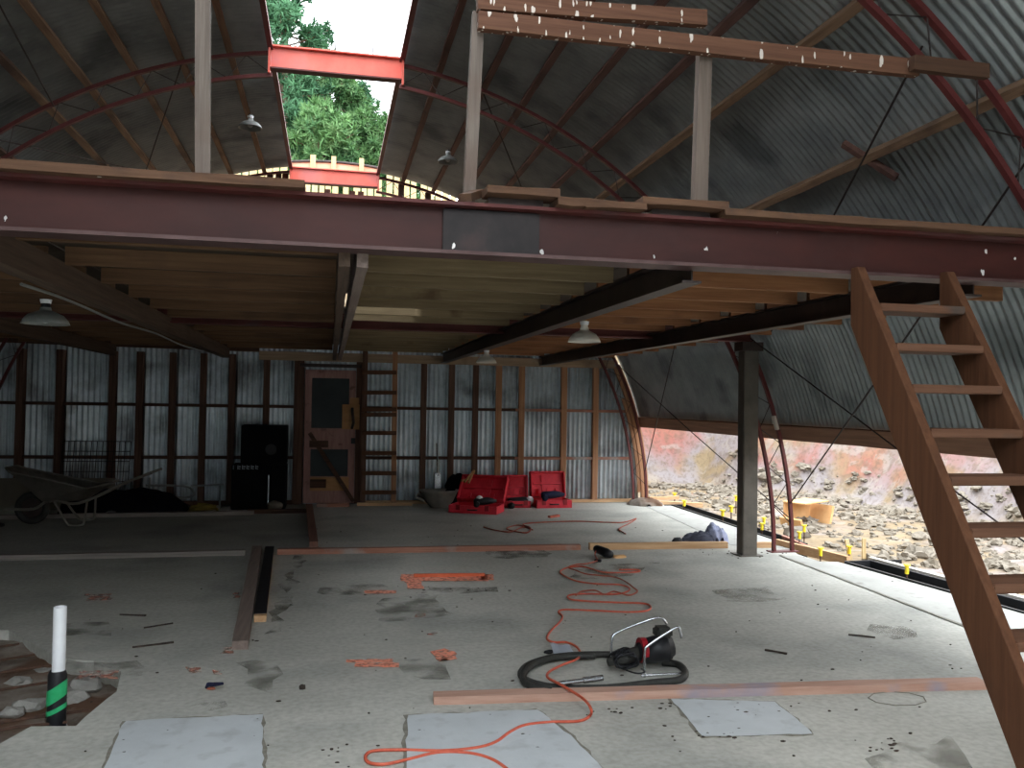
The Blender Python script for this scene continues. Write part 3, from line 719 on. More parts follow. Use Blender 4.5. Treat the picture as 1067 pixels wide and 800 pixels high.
# floor patches, markings
def fpoly(pts_px, m, name, z=.003, jit=.012, step=.06, parent=floor, grow=None):
    pts = [at(x, y, Z=0).to_2d() for x, y in pts_px]
    if grow:
        c = sum(pts, V((0, 0)))/len(pts); pts = [c+(p-c)*(1+grow/(p-c).length) for p in pts]
    bm = bmesh.new(); q = jitter_poly([(p.x, p.y, 0) for p in pts], step, jit)
    poly_slab(bm, q, z-.002, z); bmesh.ops.triangulate(bm, faces=bm.faces[:])
    o = obj(name, bm, m); o.parent = parent; return o
for pp in ([(95, 830), (130, 752), (273, 745), (275, 830)], [(422, 830), (424, 746), (560, 740), (600, 772), (655, 830)], [(700, 729), (808, 732), (847, 765), (732, 768)]):
    fpoly(pp, crackm, 'patch_edge', .003, .012, grow=.016); fpoly(pp, patchm, 'floor_patch', .006, .007)
def rect(x0, y0, x1, y1, sk=0): return [(x0, y0), (x1, y0), (x1+sk, y1), (x0+sk, y1)]
for i, pp in enumerate([rect(418, 599, 508, 606), rect(422, 606, 438, 614, 3), rect(500, 599, 514, 605), rect(380, 616, 412, 619), rect(361, 688, 408, 691), rect(370, 692, 415, 696), [(449, 680), (462, 677), (474, 680), (477, 688), (468, 689), (462, 684), (456, 690)]]):
    fpoly(pp, spray, 'spray_mark', .009, .01, .04)
for pp in [rect(82, 700, 124, 708), rect(90, 620, 117, 626), rect(195, 697, 208, 702), rect(222, 699, 233, 703), rect(243, 618, 250, 624), rect(431, 641, 444, 644), rect(445, 661, 458, 663), rect(232, 675, 243, 682)]:
    fpoly(pp, sprayf, 'spray_mark', .009, .02, .05)
for pp in [[(245, 690), (290, 692), (300, 702), (275, 722), (245, 715), (262, 700)], [(200, 735), (235, 733), (232, 741), (200, 740)], rect(410, 690, 470, 706, 6), [(905, 650), (945, 652), (955, 664), (930, 665), (908, 658)], rect(440, 612, 520, 618), [(395, 625), (450, 618), (470, 640), (400, 650)], rect(70, 690, 145, 704), rect(60, 650, 110, 662), [(600, 590), (690, 586), (660, 600), (590, 604)], [(740, 615), (800, 612), (820, 625), (760, 628)], [(915, 780), (990, 770), (1000, 800), (910, 805)], rect(510, 570, 570, 582), rect(335, 610, 400, 620), [(305, 578), (318, 578), (288, 660), (280, 660)]]:
    fpoly(pp, stainm, 'stain', .0065, .05, .12)
# new concrete strip along right edge and the joint line
def strip(pts, m, name, z=.002): 
    bm = bmesh.new(); poly_slab(bm, pts, z-.002, z); o = obj(name, bm, m); o.parent = floor; return o
strip([(4.78, 8.45), (4.62, 5.5), (4.45, 2.4), (5.35, 2.4), (5.44, 5.0), (5.19, 8.05), (5.01, 8.1), (5.0, 8.45)], newc, 'slab_edge_strip', .004)
j = jitter_poly([(4.76, 8.5), (4.60, 5.5), (4.42, 2.4), (4.45, 2.4), (4.63, 5.5), (4.79, 8.5)], .15, .006); strip(j, crackm, 'slab_joint', .007)
strip([(4.55, 9.2), (4.9, 12.9), (5.34, 12.9), (5.24, 9.25), (5.05, 8.9)], newc, 'slab_edge_strip', .004)
# small curved crack rings right front
for c, r in ((at(935, 728, Z=0), .11),):
    bm = bmesh.new(); tube(bm, [(c.x+1.5*r*math.cos(a/9*2*PI), c.y+r*math.sin(a/9*2*PI), .001) for a in range(9)], .004, 4, close=True); obj('crack_ring', bm, crackm).parent = floor

# debris crumbs
bm = bmesh.new()
spots = [(640+rnd.uniform(-30, 60), 735+rnd.uniform(-3, 10)) for _ in range(14)] + [(800+rnd.gauss(0, 40), 738+rnd.gauss(0, 3)) for _ in range(20)] + [(rnd.uniform(60, 1000), rnd.uniform(590, 790)) for _ in range(90)] + [(rnd.gauss(925, 12), rnd.gauss(775, 4)) for _ in range(16)] + [(rnd.gauss(475, 40), rnd.gauss(614, 2)) for _ in range(16)] + [(rnd.gauss(745, 20), rnd.gauss(765, 4)) for _ in range(12)]+[(rnd.gauss(990, 6), rnd.gauss(694, 1.5)) for _ in range(5)]+[(rnd.uniform(330, 990), rnd.uniform(545, 570)) for _ in range(30)]+[(rnd.gauss(350, 14), rnd.gauss(788, 6)) for _ in range(8)]+[(rnd.gauss(785, 30), rnd.gauss(576, 2)) for _ in range(30)]
for k, (x, y) in enumerate(spots):
    if y < 575 and x < 330: continue
    p = at(x, y, Z=.004); r = rnd.uniform(.003, .0085); blob(bm, p, r, 1, .4, k, (rnd.uniform(1, 2), 1, .6))
tag(obj('debris', bm, crumb), 'dark crumbs of debris scattered over the concrete floor', 'debris', kind='stuff')
for i, (a, b) in enumerate((((150, 654), (180, 649)), ((138, 674), (181, 669)), ((125, 640), (152, 641)), ((884, 661), (912, 664)), ((797, 677), (820, 681)))):
    bm = bmesh.new(); bar(bm, at(*a, Z=.006), at(*b, Z=.006), .012, .01, rough=.002); tag(obj('wood_sliver', bm, crumb), ['dark sliver on the left floor, upper right one of the left group', 'dark sliver on the left floor, lowest of the left group', 'dark sliver on the left floor, farthest back of the left group', 'thin dark stick lying on the right slab', 'small dark stick on the slab right of the vibrator'][i], 'sliver')

# ---- timbers on the floor
def fboard(a, b, w, h, m, lab, name='floor_board', z=0, x=None):
    bm = bmesh.new(); a, b = V(a).to_3d(), V(b).to_3d(); a.z = b.z = z+h/2; bar(bm, a, b, w, h, rough=.002); return tag(obj(name, bm, m), lab, 'timber')
a, b = at(452, 733, Z=0), at(1026, 717, Z=0)
blueP = wood('pink_and_blue_timber', (196, 140, 116), (216, 168, 144), 'X', c3=(150, 152, 176), s3=1.7, t3=(.55, .66))
fboard((a.x, a.y+.02), (b.x, b.y+.02), .09, .045, blueP, 'long pink and blue stained timber in the foreground in front of the vibrator')
fboard((-3.6, 9.18), (-.82, 9.2), .09, .05, greyX, 'grey timber across the floor on the left, ending at the two short boards')
fboard((-.5, 9.2), (2.72, 9.12), .08, .055, pinkX, 'pink stained timber across the middle of the floor')
fboard((2.82, 9.1), (4.42, 9.03), .07, .07, pineX, 'fresh pine timber across the floor ending at the grey column')
fboard((4.62, 9.02), (4.98, 9.0), .07, .06, pineX, 'short pine piece between the column and the arch foot')
fboard(at(250, 677, Z=0), at(268, 574, Z=0), .10, .055, greyY, 'grey board lying toward the viewer, longer of the two side by side')
tb = fboard(at(271, 648, Z=0), at(281, 574, Z=0), .085, .045, pineY, 'pine board with a black strip on top beside the grey board')
bm = bmesh.new(); a, b = at(271, 646, Z=0), at(281, 574, Z=0); a.z = b.z = .049; bar(bm, a, b, .09, .006); o = obj('plastic_strip', bm, blk); o.parent = tb
fboard(at(327, 570, Z=0), at(322, 529, Z=0), .09, .06, wood('red_brown_plank', (140, 92, 76), (164, 112, 94), 'Y'), 'reddish board running back toward the door')
fboard((-4.4, 12.2), (-1.0, 12.38), .1, .05, greyX, 'low grey timber on the floor under the wheelbarrow')
fboard((-1.1, 12.5), (-.3, 12.5), .1, .05, oldX, 'low brown timber on the floor in front of the black cabinet')
bm = bmesh.new(); p = at(431, 602, Z=0); q = at(505, 601, Z=0)
p.z = q.z = .02; bar(bm, p, q, .03, .03, rough=.003); tag(obj('orange_stick', bm, mat('orange_painted_wood', (226, 118, 82), (206, 100, 66), 8)), 'short orange painted timber lying on the orange spray marks', 'timber')

# ------------------------------------------------------------------ vibrator
vz = .022
cc = (at(545, 698, Z=0)+at(710, 700, Z=0))/2
t = thing('concrete_vibrator', 'black concrete vibrator with coiled hose and chrome carrying frame', 'power tool', (1.95, 4.95, 0))
hp = [(700, 683), (672, 684), (640, 682), (605, 682), (575, 685), (552, 692), (543, 701), (549, 709), (570, 715), (600, 717), (640, 716), (680, 711), (708, 708), (714, 700), (706, 692), (690, 690)]
pts = [at(x, y, Z=vz) for x, y in hp]
bm = bmesh.new(); tube(bm, smoothpath(pts, 6), .021, 10); obj('hose', bm, rub, t, smooth=True)
hp2 = [(575, 719), (556, 716), (545, 708), (548, 699), (560, 690), (585, 684), (620, 683.5)]
pts = [at(x, y, Z=vz+.012) for x, y in hp2]; bm = bmesh.new(); tube(bm, smoothpath(pts, 6), .018, 10); obj('hose', bm, rub, t, smooth=True)
bm = bmesh.new(); a, b = at(582, 712, Z=.06), at(628, 706, Z=.07); tube(bm, [a, a.lerp(b, .55), a.lerp(b, .56), b], [.012, .012, .017, .017], 12); obj('poker', bm, steel, t, smooth=False, label='bright steel vibrating head')
mc = at(683, 700, Z=.0); mc = V((mc.x, mc.y+.02, .14))
def loc(dx, dy, dz_): return V((mc.x+dx, mc.y+dy, dz_))
bm = bmesh.new(); tube(bm, [loc(-.11, 0, .12), loc(-.08, 0, .12), loc(-.08, 0, .12), loc(.07, 0, .14), loc(.075, 0, .14), loc(.11, 0, .145)], [.05, .06, .07, .085, .075, .06], 20); obj('motor', bm, blk, t, smooth=True)
bm = bmesh.new(); box(bm, (mc.x-.0, mc.y-.05, .2), (mc.x+.1, mc.y+.05, .265), bev=.015); obj('switch_box', bm, rub, t)
bm = bmesh.new(); tube(bm, [loc(-.095, 0, .13), loc(-.06, 0, .13)], .073, 20); obj('red_collar', bm, redd, t, label='dark red collar')
for dy, lf in ((-.1, 0), (.1, 0)):
    pts = [loc(-.10, dy, .0), loc(-.1, dy, .15), loc(-.07, dy, .19), loc(.09, dy, .28), loc(.12, dy, .26), loc(.13, dy, .22)] if dy < 0 else [loc(-.22, dy+.05, .0), loc(-.22, dy+.05, .15), loc(-.18, dy+.05, .2), loc(.0, dy, .28), loc(.08, dy, .29), loc(.12, dy, .25)]
    bm = bmesh.new(); tube(bm, smoothpath(pts, 5), .0085, 8); obj('carry_handle', bm, steel, t, smooth=True, label='chrome tube handle')
bm = bmesh.new(); tube(bm, [loc(-.12, -.1, .01), loc(.14, -.1, .01), loc(.2, .02, .012), loc(.14, .13, .01), loc(-.2, .15, .01)], .008, 8); obj('skid_frame', bm, steel, t)
bm = bmesh.new(); tube(bm, [loc(-.1, 0, .11), loc(-.2, -.01, .09), loc(-.3, -.02, .07)], [.045, .04, .022], 12); obj('coupling', bm, rub, t, smooth=True)
bm = bmesh.new(); rr = random.Random(3); pts = []
for k in range(60):
    a = k*.9; pts.append(loc(-.2+.075*math.cos(a)*rr.uniform(.7, 1.1), -.03+.05*math.sin(a*1.1), .09+.055*math.sin(a)*rr.uniform(.6, 1.1)))
tube(bm, smoothpath(pts, 3), .006, 6); obj('coiled_cable', bm, blk, t, smooth=True)
pts = [loc(-.22, -.08, .05), loc(-.22, -.14, .055), loc(-.18, -.2, .056), loc(-.13, -.18, .056), loc(-.12, -.1, .05)]
bm = bmesh.new(); tube(bm, smoothpath(pts, 5), .005, 6); obj('cable_loop', bm, blk, t, smooth=True)
# paper
t = thing('paper_sheet', 'crumpled white printed sheet tucked under the hose coil', 'paper', at(590, 676, Z=0))
bm = bmesh.new(); q = [at(573, 670, Z=.03), at(593, 672, Z=.012), at(600, 681, Z=.012), at(578, 684, Z=.03)]
g = []
for j in range(5):
    g.append([bm.verts.new(q[0].lerp(q[1], i/6).lerp(q[3].lerp(q[2], i/6), j/4)+V((0, 0, .006*math.sin(i*1.4+j)))) for i in range(7)])
for j in range(4):
    for i in range(6): bm.faces.new((g[j][i], g[j][i+1], g[j+1][i+1], g[j+1][i]))
bmesh.ops.solidify(bm, geom=bm.faces[:], thickness=.001); pm = mat('printed_paper', (214, 220, 228), (196, 204, 216), 40, (1, 6, 1)); obj('sheet', bm, pm, t)
bm = bmesh.new(); blob(bm, at(572, 679, Z=.012), .025, 2, .4, 4, (1.3, .8, .5)); obj('dark_fold', bm, blk, t)

# ---- orange extension cord
cp = [(560, 830), (527, 800), (508, 789), (485, 784), (455, 784), (425, 791), (400, 796), (384, 794), (381, 787), (390, 782), (420, 781), (460, 782), (495, 779), (516, 773), (532, 762), (548, 755), (575, 752), (603, 751), (614, 746), (616, 739), (609, 729), (596, 720), (582, 712), (571, 706), (572, 700), (585, 693), (600, 687), (605, 682), (601, 674), (590, 669), (577, 669), (570, 665), (574, 657), (583, 648), (586, 642), (582, 637), (590, 635), (620, 636), (655, 637.5), (674, 636), (678, 632), (670, 628.5), (640, 627.5), (610, 626), (594, 624), (593, 620), (610, 618.5), (640, 619), (654, 616), (655, 612), (645, 609), (620, 608), (600, 605), (587, 599), (584, 595), (592, 591), (606, 590), (618, 593), (628, 596), (645, 596.5), (665, 595.5), (664, 593.5), (645, 593.5)]
def over(px, py):
    if 706 < py < 742 and px > 560: return .062
    if 682 < py <= 706 and 540 < px < 610: return .05
    return .009
bm = bmesh.new(); tube(bm, smoothpath([at(x, y, Z=over(x, y)) for x, y in cp], 5), .0075, 8)
t = thing('extension_cord', 'long orange extension cord snaking from the foreground past the vibrator', 'extension cord', at(600, 700, Z=0))
obj('cord_run', bm, orc, t, smooth=True)
bm = bmesh.new(); cp2 = [(623, 584), (612, 587), (600, 588), (592, 591), (600, 594), (612, 598), (640, 601), (652, 606), (660, 612), (664, 616), (655, 620), (640, 616), (630, 619), (620, 615), (606, 616), (600, 620)]
tube(bm, smoothpath([at(x, y, Z=.016) for x, y in cp2], 5), .0065, 8); obj('cord_tail', bm, orcd, t, smooth=True)
bm = bmesh.new(); p = at(623, 584, Z=.016); bar(bm, p+V((-.03, .02, 0)), p+V((.03, -.02, 0)), .03, .028, bev=.005); obj('plug', bm, blk, t, label='black plug')
t = thing('far_cord', 'thin reddish cord tangled on the floor in front of the red cases', 'cord', at(560, 548, Z=0))
bm = bmesh.new(); tube(bm, smoothpath([at(x, y, Z=.01) for x, y in ((504, 549), (515, 552), (532, 554), (545, 549), (555, 552), (540, 547), (528, 551), (548, 555), (553, 550), (545, 546), (565, 544), (600, 543), (630, 544), (650, 544), (663, 540), (656, 545), (645, 551), (652, 556))], 5), .008, 6); obj('cord_run', bm, orcd, t, smooth=True)
bm = bmesh.new(); bar(bm, at(572, 538, Z=.02), at(582, 537, Z=.02), .06, .03, rough=.006); obj('plug', bm, orcd, t)
# socket box beside the long timber
t = thing('power_board', 'black hand tool with orange lead lying against the long floor timber', 'power tool', at(630, 577, Z=0))
bm = bmesh.new(); a, b = at(620, 571, Z=.075), at(637, 578, Z=.04); tube(bm, [a, a.lerp(b, .1), a.lerp(b, .7), b], [.03, .045, .05, .035], 10); obj('tool_body', bm, blk, t, smooth=True)
bm = bmesh.new(); tube(bm, smoothpath([at(621, 574, Z=.06), at(620, 578, Z=.02), at(623, 583, Z=.012)], 5), .007, 6); obj('lead', bm, orc, t)
bm = bmesh.new(); p = at(645, 580, Z=.012); bar(bm, p+V((-.06, 0, 0)), p+V((.07, .01, 0)), .07, .02, rough=.01); tag(obj('cardboard_scrap', bm, cardm), 'torn tan cardboard scrap beside the black hand tool', 'scrap')

# clamp, pebble
t = thing('small_clamp', 'small dark blue clamp lying on the near left slab', 'clamp', at(222, 715, Z=0))
bm = bmesh.new(); a = at(215, 716, Z=.01); tube(bm, [a, at(217, 713, Z=.04), at(222, 713, Z=.045), at(232, 712, Z=.03)], [.008, .012, .012, .008], 8); obj('clamp_body', bm, mat('navy_plastic', (26, 28, 52), (34, 36, 66)), t)
bm = bmesh.new(); blob(bm, at(220, 717, Z=.008), .02, 2, .3, 9, (1.2, .8, .4)); obj('orange_pad', bm, spray if False else mat('orange_pad', (200, 120, 96)), t)
bm = bmesh.new(); blob(bm, at(315, 716, Z=.01), .017, 2, .4, 3, zmin=0); tag(obj('pebble', bm, crumb), 'small dark pebble near the foot of the short boards', 'pebble')

# ------------------------------------------------------------------ jacket
t = thing('jacket', 'dark and blue-grey jacket dropped in a heap behind the pine timber', 'jacket', at(728, 562, Z=0))
def heap(bm, c, rx, ry, h, seed, n=36):
    g = []
    for j in range(n+1):
        g.append([])
        for i in range(n+1):
            u, v = -1+2*i/n, -1+2*j/n; d = math.sqrt(u*u+v*v)*(1+.25*noise.noise(V((u*2, v*2, seed))))
            hh = max(0, 1-d*d)**.5 if d < 1 else 0
            z = hh*h*(.8+.3*noise.noise(V((u*1.5+seed, v*1.5, seed))))+hh*.22*h*abs(noise.noise(V((u*3.4+v, v*4-u, seed+2))))
            g[-1].append(bm.verts.new((c[0]+u*rx, c[1]+v*ry, c[2]+max(0, z)-(.02 if d >= 1 else 0))))
    for j in range(n):
        for i in range(n):
            q = (g[j][i], g[j][i+1], g[j+1][i+1], g[j+1][i])
            if max(v.co.z for v in q) > c[2]-.015: bm.faces.new(q)
    for v in [v for v in bm.verts if not v.link_faces]: bm.verts.remove(v)
p = at(722, 563, Z=0); bm = bmesh.new(); heap(bm, (p.x, 9.35, 0), .24, .14, .17, 1); obj('dark_body', bm, cloth1, t, smooth=True)
p = at(738, 563, Z=0); bm = bmesh.new(); heap(bm, (p.x, 9.36, 0), .15, .12, .25, 5); obj('hood', bm, cloth2, t, smooth=True, label='blue-grey part')
bm = bmesh.new(); blob(bm, (at(700, 566, Z=0).x, 9.24, .05), .05, 2, .4, 6, (1.2, .8, .8), zmin=0); tag(obj('work_glove', bm, blk), 'small black glove beside the dropped jacket', 'glove')

# ------------------------------------------------------------------ red tool cases
def case(name, lab, c, w, d, h, rz, lid_deg, tool=True, lidh=None, group=None):
    t = thing(name, lab, 'tool case', c, rz=rz)
    def tray(bm, hh, ribs=True):
        box(bm, (-w/2, -d/2, 0), (w/2, d/2, .02)); 
        for a, b in (((-w/2, -d/2, .0), (w/2, -d/2+.02, hh)), ((-w/2, d/2-.02, 0), (w/2, d/2, hh)), ((-w/2, -d/2, 0), (-w/2+.02, d/2, hh)), ((w/2-.02, -d/2, 0), (w/2, d/2, hh))): box(bm, a, b, bev=.004)
        if ribs:
            for k in range(3): x = -w/2+w*(k+1)/4; box(bm, (x-.02, -d/2+.05, .02), (x+.02, -d/2+.13, hh*.7))
            box(bm, (-w/2+.05, 0, .02), (w/2-.05, .03, hh*.6)); box(bm, (-w/6, -d/2+.05, .02), (w/6, d/2-.06, hh*.45))
    sob('tray', redp, t, lambda bm: tray(bm, h))
    lid = sob('lid', redp, t, lambda bm: tray(bm, h*.85)); lid.location = (0, d/2, h); lid.rotation_euler = (math.radians(lid_deg), 0, 0)
    for v in lid.data.vertices: v.co.y += d/2; v.co.z = v.co.z
    def latch(bm):
        for x in (-w*.3, w*.3): box(bm, (x-.03, -d/2-.012, h*.4), (x+.03, -d/2, h+.01))
    sob('latch', redd, t, latch)
    def handle(bm): tube(bm, [(-.07, -d/2, h*.5), (-.06, -d/2-.035, h*.5), (.06, -d/2-.035, h*.5), (.07, -d/2, h*.5)], .01, 8)
    sob('handle', blk, t, handle)
    return t
def pose_lid(deg):
    return deg
# lid: tray mirrored so that it stands open (inside faces viewer)
c1 = case('tool_case', 'large red tool case lying open and turned, with sticks on its lid', at(499, 535, Z=0)+V((0, .2, 0)), .72, .44, .11, math.radians(-26), 50)
c2 = case('tool_case', 'smaller red tool case standing open between the two larger ones', V((at(538, 520, Y=13.0).x, 13.0, 0)), .40, .36, .1, math.radians(-4), 76)
c3 = case('tool_case', 'square red tool case open against the wall, the rightmost case', V((at(574, 520, Y=12.95).x, 12.95, 0)), .56, .4, .12, math.radians(2), 76)
# tools
def tool(nm_, lab, c, sc, m, seed, wt=None):
    t = thing(nm_, lab, 'power tool', c)
    def body(bm):
        tube(bm, [(-.12*sc, 0, .05*sc), (-.1*sc, 0, .05*sc), (.05*sc, 0, .06*sc), (.1*sc, 0, .06*sc), (.16*sc, 0, .06*sc)], [.03*sc, .045*sc, .045*sc, .035*sc, .015*sc], 12)
        tube(bm, [(-.06*sc, 0, .04*sc), (-.1*sc, -.09*sc, .03*sc), (-.11*sc, -.14*sc, .03*sc)], [.025*sc, .022*sc, .035*sc], 10)
    sob('tool_body', m, t, body, smooth=True)
    if wt: sob('white_disc', white, t, lambda bm: blob(bm, wt, .045*sc, 2, .1, seed, (1, .6, 1)), smooth=True, label='white round end')
    return t
tool('grinder', 'black angle tool with white end lying in the turned red case', c1.location+V((.08, -.12, .1)), 1.2, blk, 1, (-.06, 0, .1))
tool('drill', 'black and blue drill resting in the rightmost red case', c3.location+V((-.02, -.1, .12)), 1.3, mat('blue_black_plastic', (40, 44, 78), (28, 28, 34)), 2)
tool('rotary_hammer', 'black tool with white round end on the floor before the small red case', at(541, 528, Z=0)+V((0, 0, .0)), 1.5, blk, 3, (.16, -.02, .1))
for k, (a, b) in enumerate((((484, 502), (494, 490)), ((488, 503), (494, 491)), ((481, 501), (492, 498)))):
    bm = bmesh.new(); bar(bm, at(*a, Y=12.72), at(*b, Y=12.95), .025, .025, rough=.003); tag(obj('wood_stick', bm, plym), ['tan stick leaning on the lid of the turned red case, uppermost', 'tan stick leaning on the lid of the turned red case, steep one', 'tan stick leaning on the lid of the turned red case, lowest'][k], 'stick')

# grey tub + shovel + black bag
p = at(456, 527, Z=0)
t = thing('steel_tub', 'dull grey steel barrow tub on the floor under the wall girts', 'tub', (p.x, 13.0, 0))
def tub(bm):
    prof = [(.12, 0), (.2, .08), (.26, .2), (.29, .24), (.275, .24), (.19, .09), (.1, .02), (0, .02)]
    lathe(bm, prof, 28, Matrix.Diagonal((1.05, .8, 1.1, 1)))
sob('bowl', barrow, t, tub, smooth=True)
sob('handle', barrow, t, lambda bm: tube(bm, [(-.24, -.05, .1), (-.36, -.1, .17), (-.32, 0, .2), (-.2, .1, .16)], .02, 8))
p = at(456, 505, Y=13.3)
t = thing('shovel', 'white-splashed shovel standing behind the grey steel tub', 'shovel', (p.x, 13.25, 0))
sob('blade', steel, t, lambda bm: box(bm, (-.06, -.01, .2), (.05, .01, .5), bev=.01)); sob('shaft', steel, t, lambda bm: tube(bm, [(0, 0, .45), (-.02, .1, .95)], [.02, .012], 8))
bm = bmesh.new(); pc = at(478, 524, Y=13.2); blob(bm, (pc.x, 13.2, .22), .3, 3, .35, 8, (.65, .5, .95), zmin=0); tag(obj('rubbish_bag', bm, tarp, smooth=True), 'black bag slumped between the steel tub and the red cases', 'bag')

# ------------------------------------------------------------------ black cabinets
xa, xb = at(250, 500, Y=12.95).x, at(298, 500, Y=12.95).x; zt = at(270, 443, Y=12.95).z; zmid = at(270, 484, Y=12.95).z
t = thing('speaker_cabinet', 'tall black cabinet against the back wall, upper of two stacked', 'cabinet', ((xa+xb)/2, 13.1, zmid))
bm = bmesh.new(); box(bm, (xa, 12.95, zmid+.004), (xb, 13.35, zt), bev=.01); obj('body', bm, blkc, t)
bm = bmesh.new(); lathe(bm, [(.06, 0), (.08, .012), (.02, .014), (0, .02)], 24, Matrix.Translation((xb-.22, 12.95, zmid+.22)) @ Matrix.Rotation(PI/2, 4, 'X')); obj('round_badge', bm, blk, t)
xa2 = at(241, 500, Y=12.9).x
t = thing('equipment_box', 'wide black box under the tall black cabinet, with pale lettering', 'cabinet', ((xa2+xb)/2, 13.1, 0))
bm = bmesh.new(); box(bm, (xa2, 12.9, 0), (xb+.0, 13.35, zmid), bev=.01); obj('body', bm, blkc, t)
bm = bmesh.new(); zc = zmid-.035
for k, w in enumerate((.018, .03, .032, .03, .03, .026)):
    x = xa2+.02+k*.062
    box(bm, (x, 12.893, zc-.03+k*.001), (x+.012, 12.899, zc+.03))
    if k: box(bm, (x+.018, 12.893, zc+.002), (x+w+.012, 12.899, zc+.018)); box(bm, (x+.018, 12.893, zc-.028), (x+w+.008, 12.899, zc-.014))
obj('lettering', bm, mat('grey_lettering', (150, 160, 168)), t, label='pale grey worn lettering')
bm = bmesh.new(); x = at(279, 515, Y=12.89).x; box(bm, (x, 12.885, .03), (x+.015, 12.9, .5)); obj('edge_strip', bm, steel, t)
bm = bmesh.new(); p = at(289, 527, Z=0); blob(bm, (p.x, 12.75, .07), .09, 3, .15, 2, (1.2, 1, .8), zmin=0); tag(obj('round_stone', bm, seal, smooth=True), 'round grey lump on the floor at the foot of the black box', 'stone')
t = thing('yellow_strap', 'yellow strap coiled on the floor left of the black box', 'strap', at(222, 528, Z=0))
bm = bmesh.new(); pts = []
for k in range(40):
    a = k*.7; pts.append(V((-1.72+.2*math.cos(a)*(1-k*.006), 12.75+.09*math.sin(a), .02+k*.0018+.01*math.sin(k))))
tube(bm, pts, .016, 6); obj('strap_coil', bm, dyel, t)
# dark heap
bm = bmesh.new(); p = at(148, 533, Z=0); heap(bm, (-2.75, 12.85, 0), .85, .4, .36, 3); tag(obj('tarpaulin', bm, tarp, smooth=True), 'black tarpaulin heaped behind and right of the wheelbarrow', 'tarpaulin')
# low board left
bm = bmesh.new(); z = at(40, 498, Y=13.1).z; box(bm, (-4.8, 13.08, 0), (-2.95, 13.1, z)); tag(obj('plywood_sheet', bm, seal), 'long low brown-grey sheet standing behind the wheelbarrow', 'sheet')
# wire mesh
t = thing('wire_mesh', 'dark wire mesh panel leaning on the wall behind the wheelbarrow', 'mesh panel', (-3.0, 13.2, 0))
bm = bmesh.new()
ax, bx = at(64, 470, Y=13.25).x, at(135, 470, Y=13.25).x
for k in range(13): x = ax+(bx-ax)*k/12; tube(bm, [(x, 13.15, .1), (x, 13.33, .95)], .006, 5)
for k in range(7): z = .1+.85*k/6; tube(bm, [(ax, 13.14+.18*k/6, z), (bx, 13.14+.18*k/6, z)], .006, 5)
obj('wires', bm, rodm, t)
# pipes near heap
t = thing('bench_frame', 'pale metal frame lying against the wall above the black tarpaulin', 'metal frame', (-2.1, 13.2, 0))
bm = bmesh.new(); tube(bm, smoothpath([(-2.55, 13.1, .34), (-2.1, 13.1, .33), (-1.95, 13.1, .3), (-1.9, 13.1, .2), (-2.05, 13.1, .16), (-2.5, 13.1, .22)], 4), .016, 8); tube(bm, [(-1.95, 13.15, .32), (-1.5, 13.2, .34)], .014, 8); tube(bm, [(-2.5, 13.1, 0), (-2.5, 13.1, .45)], .015, 8); tube(bm, [(-1.55, 13.2, 0), (-1.55, 13.2, .34)], .014, 8)
obj('tubes', bm, enamo, t)

# ------------------------------------------------------------------ wheelbarrow
wx, wy = at(35, 545, Z=0).x, 11.7
t = thing('wheelbarrow', 'worn grey steel wheelbarrow with a fat rubber wheel at far left', 'wheelbarrow', (wx, wy, 0))
def wheel(bm):
    prof = []
    m = Matrix.Rotation(PI/2, 4, 'X')
    pts = [(.19*math.cos(a/28*2*PI)*.85, 0, .19+.19*math.sin(a/28*2*PI)*.85) for a in range(28)]; pts = [V((.158*math.cos(a/28*2*PI), 0, .2+.158*math.sin(a/28*2*PI))) for a in range(28)]
    tube(bm, pts, .045, 10, close=True)
tyre = sob('tyre', rub, t, wheel, smooth=True)
hub = sob('wheel_hub', dkst, t, lambda bm: lathe(bm, [(0, -.03), (.12, -.025), (.12, .025), (0, .03)], 20, Matrix.Translation((0, 0, .2)) @ Matrix.Rotation(PI/2, 4, 'X')))
def pan(bm):
    rows = [(.0, (-.08, -.22, .62, .22), .36), ]
    top = [(-.18, -.3), (.7, -.32), (.95, -.2), (.95, .2), (.7, .32), (-.18, .3), (-.25, .2), (-.25, -.2)]
    bot = [(.16, -.18), (.52, -.18), (.62, -.12), (.62, .12), (.52, .18), (.16, .18), (.14, .12), (.14, -.12)]
    zt = [.67, .47, .52, .52, .47, .67, .71, .71]
    a = [bm.verts.new((x, y, z)) for (x, y), z in zip(top, zt)]; b = [bm.verts.new((x, y, .3)) for x, y in bot]
    n = 8
    for i in range(n): bm.faces.new((b[i], b[(i+1) % n], a[(i+1) % n], a[i]))
    bm.faces.new(b[::-1])
    bmesh.ops.solidify(bm, geom=bm.faces[:], thickness=.006)
p_ = sob('tray', barrow, t, pan)
def rim(bm):
    top = [(-.18, -.3, .67), (.7, -.32, .47), (.95, -.2, .52), (.95, .2, .52), (.7, .32, .47), (-.18, .3, .67), (-.25, .2, .71), (-.25, -.2, .71)]
    tube(bm, top, .012, 6, close=True)
o = sob('tray_rim', barrow, p_, rim)
for s in (-1, 1):
    sob('handle', barrow, t, lambda bm, s=s: tube(bm, smoothpath([(-.28, s*.09, .2), (.05, s*.12, .2), (.25, s*.16, .31), (.6, s*.22, .28), (1.1, s*.3, .52), (1.45, s*.32, .66)], 5), .017, 8))
    sob('leg', barrow, t, lambda bm, s=s: tube(bm, smoothpath([(.3, s*.18, .3), (.46, s*.24, .05), (.52, s*.25, .015), (.62, s*.25, .015), (.66, s*.24, .05), (.68, s*.2, .3)], 4), .014, 8))
sob('axle', dkst, t, lambda bm: tube(bm, [(0, -.1, .2), (0, .1, .2)], .012, 8))
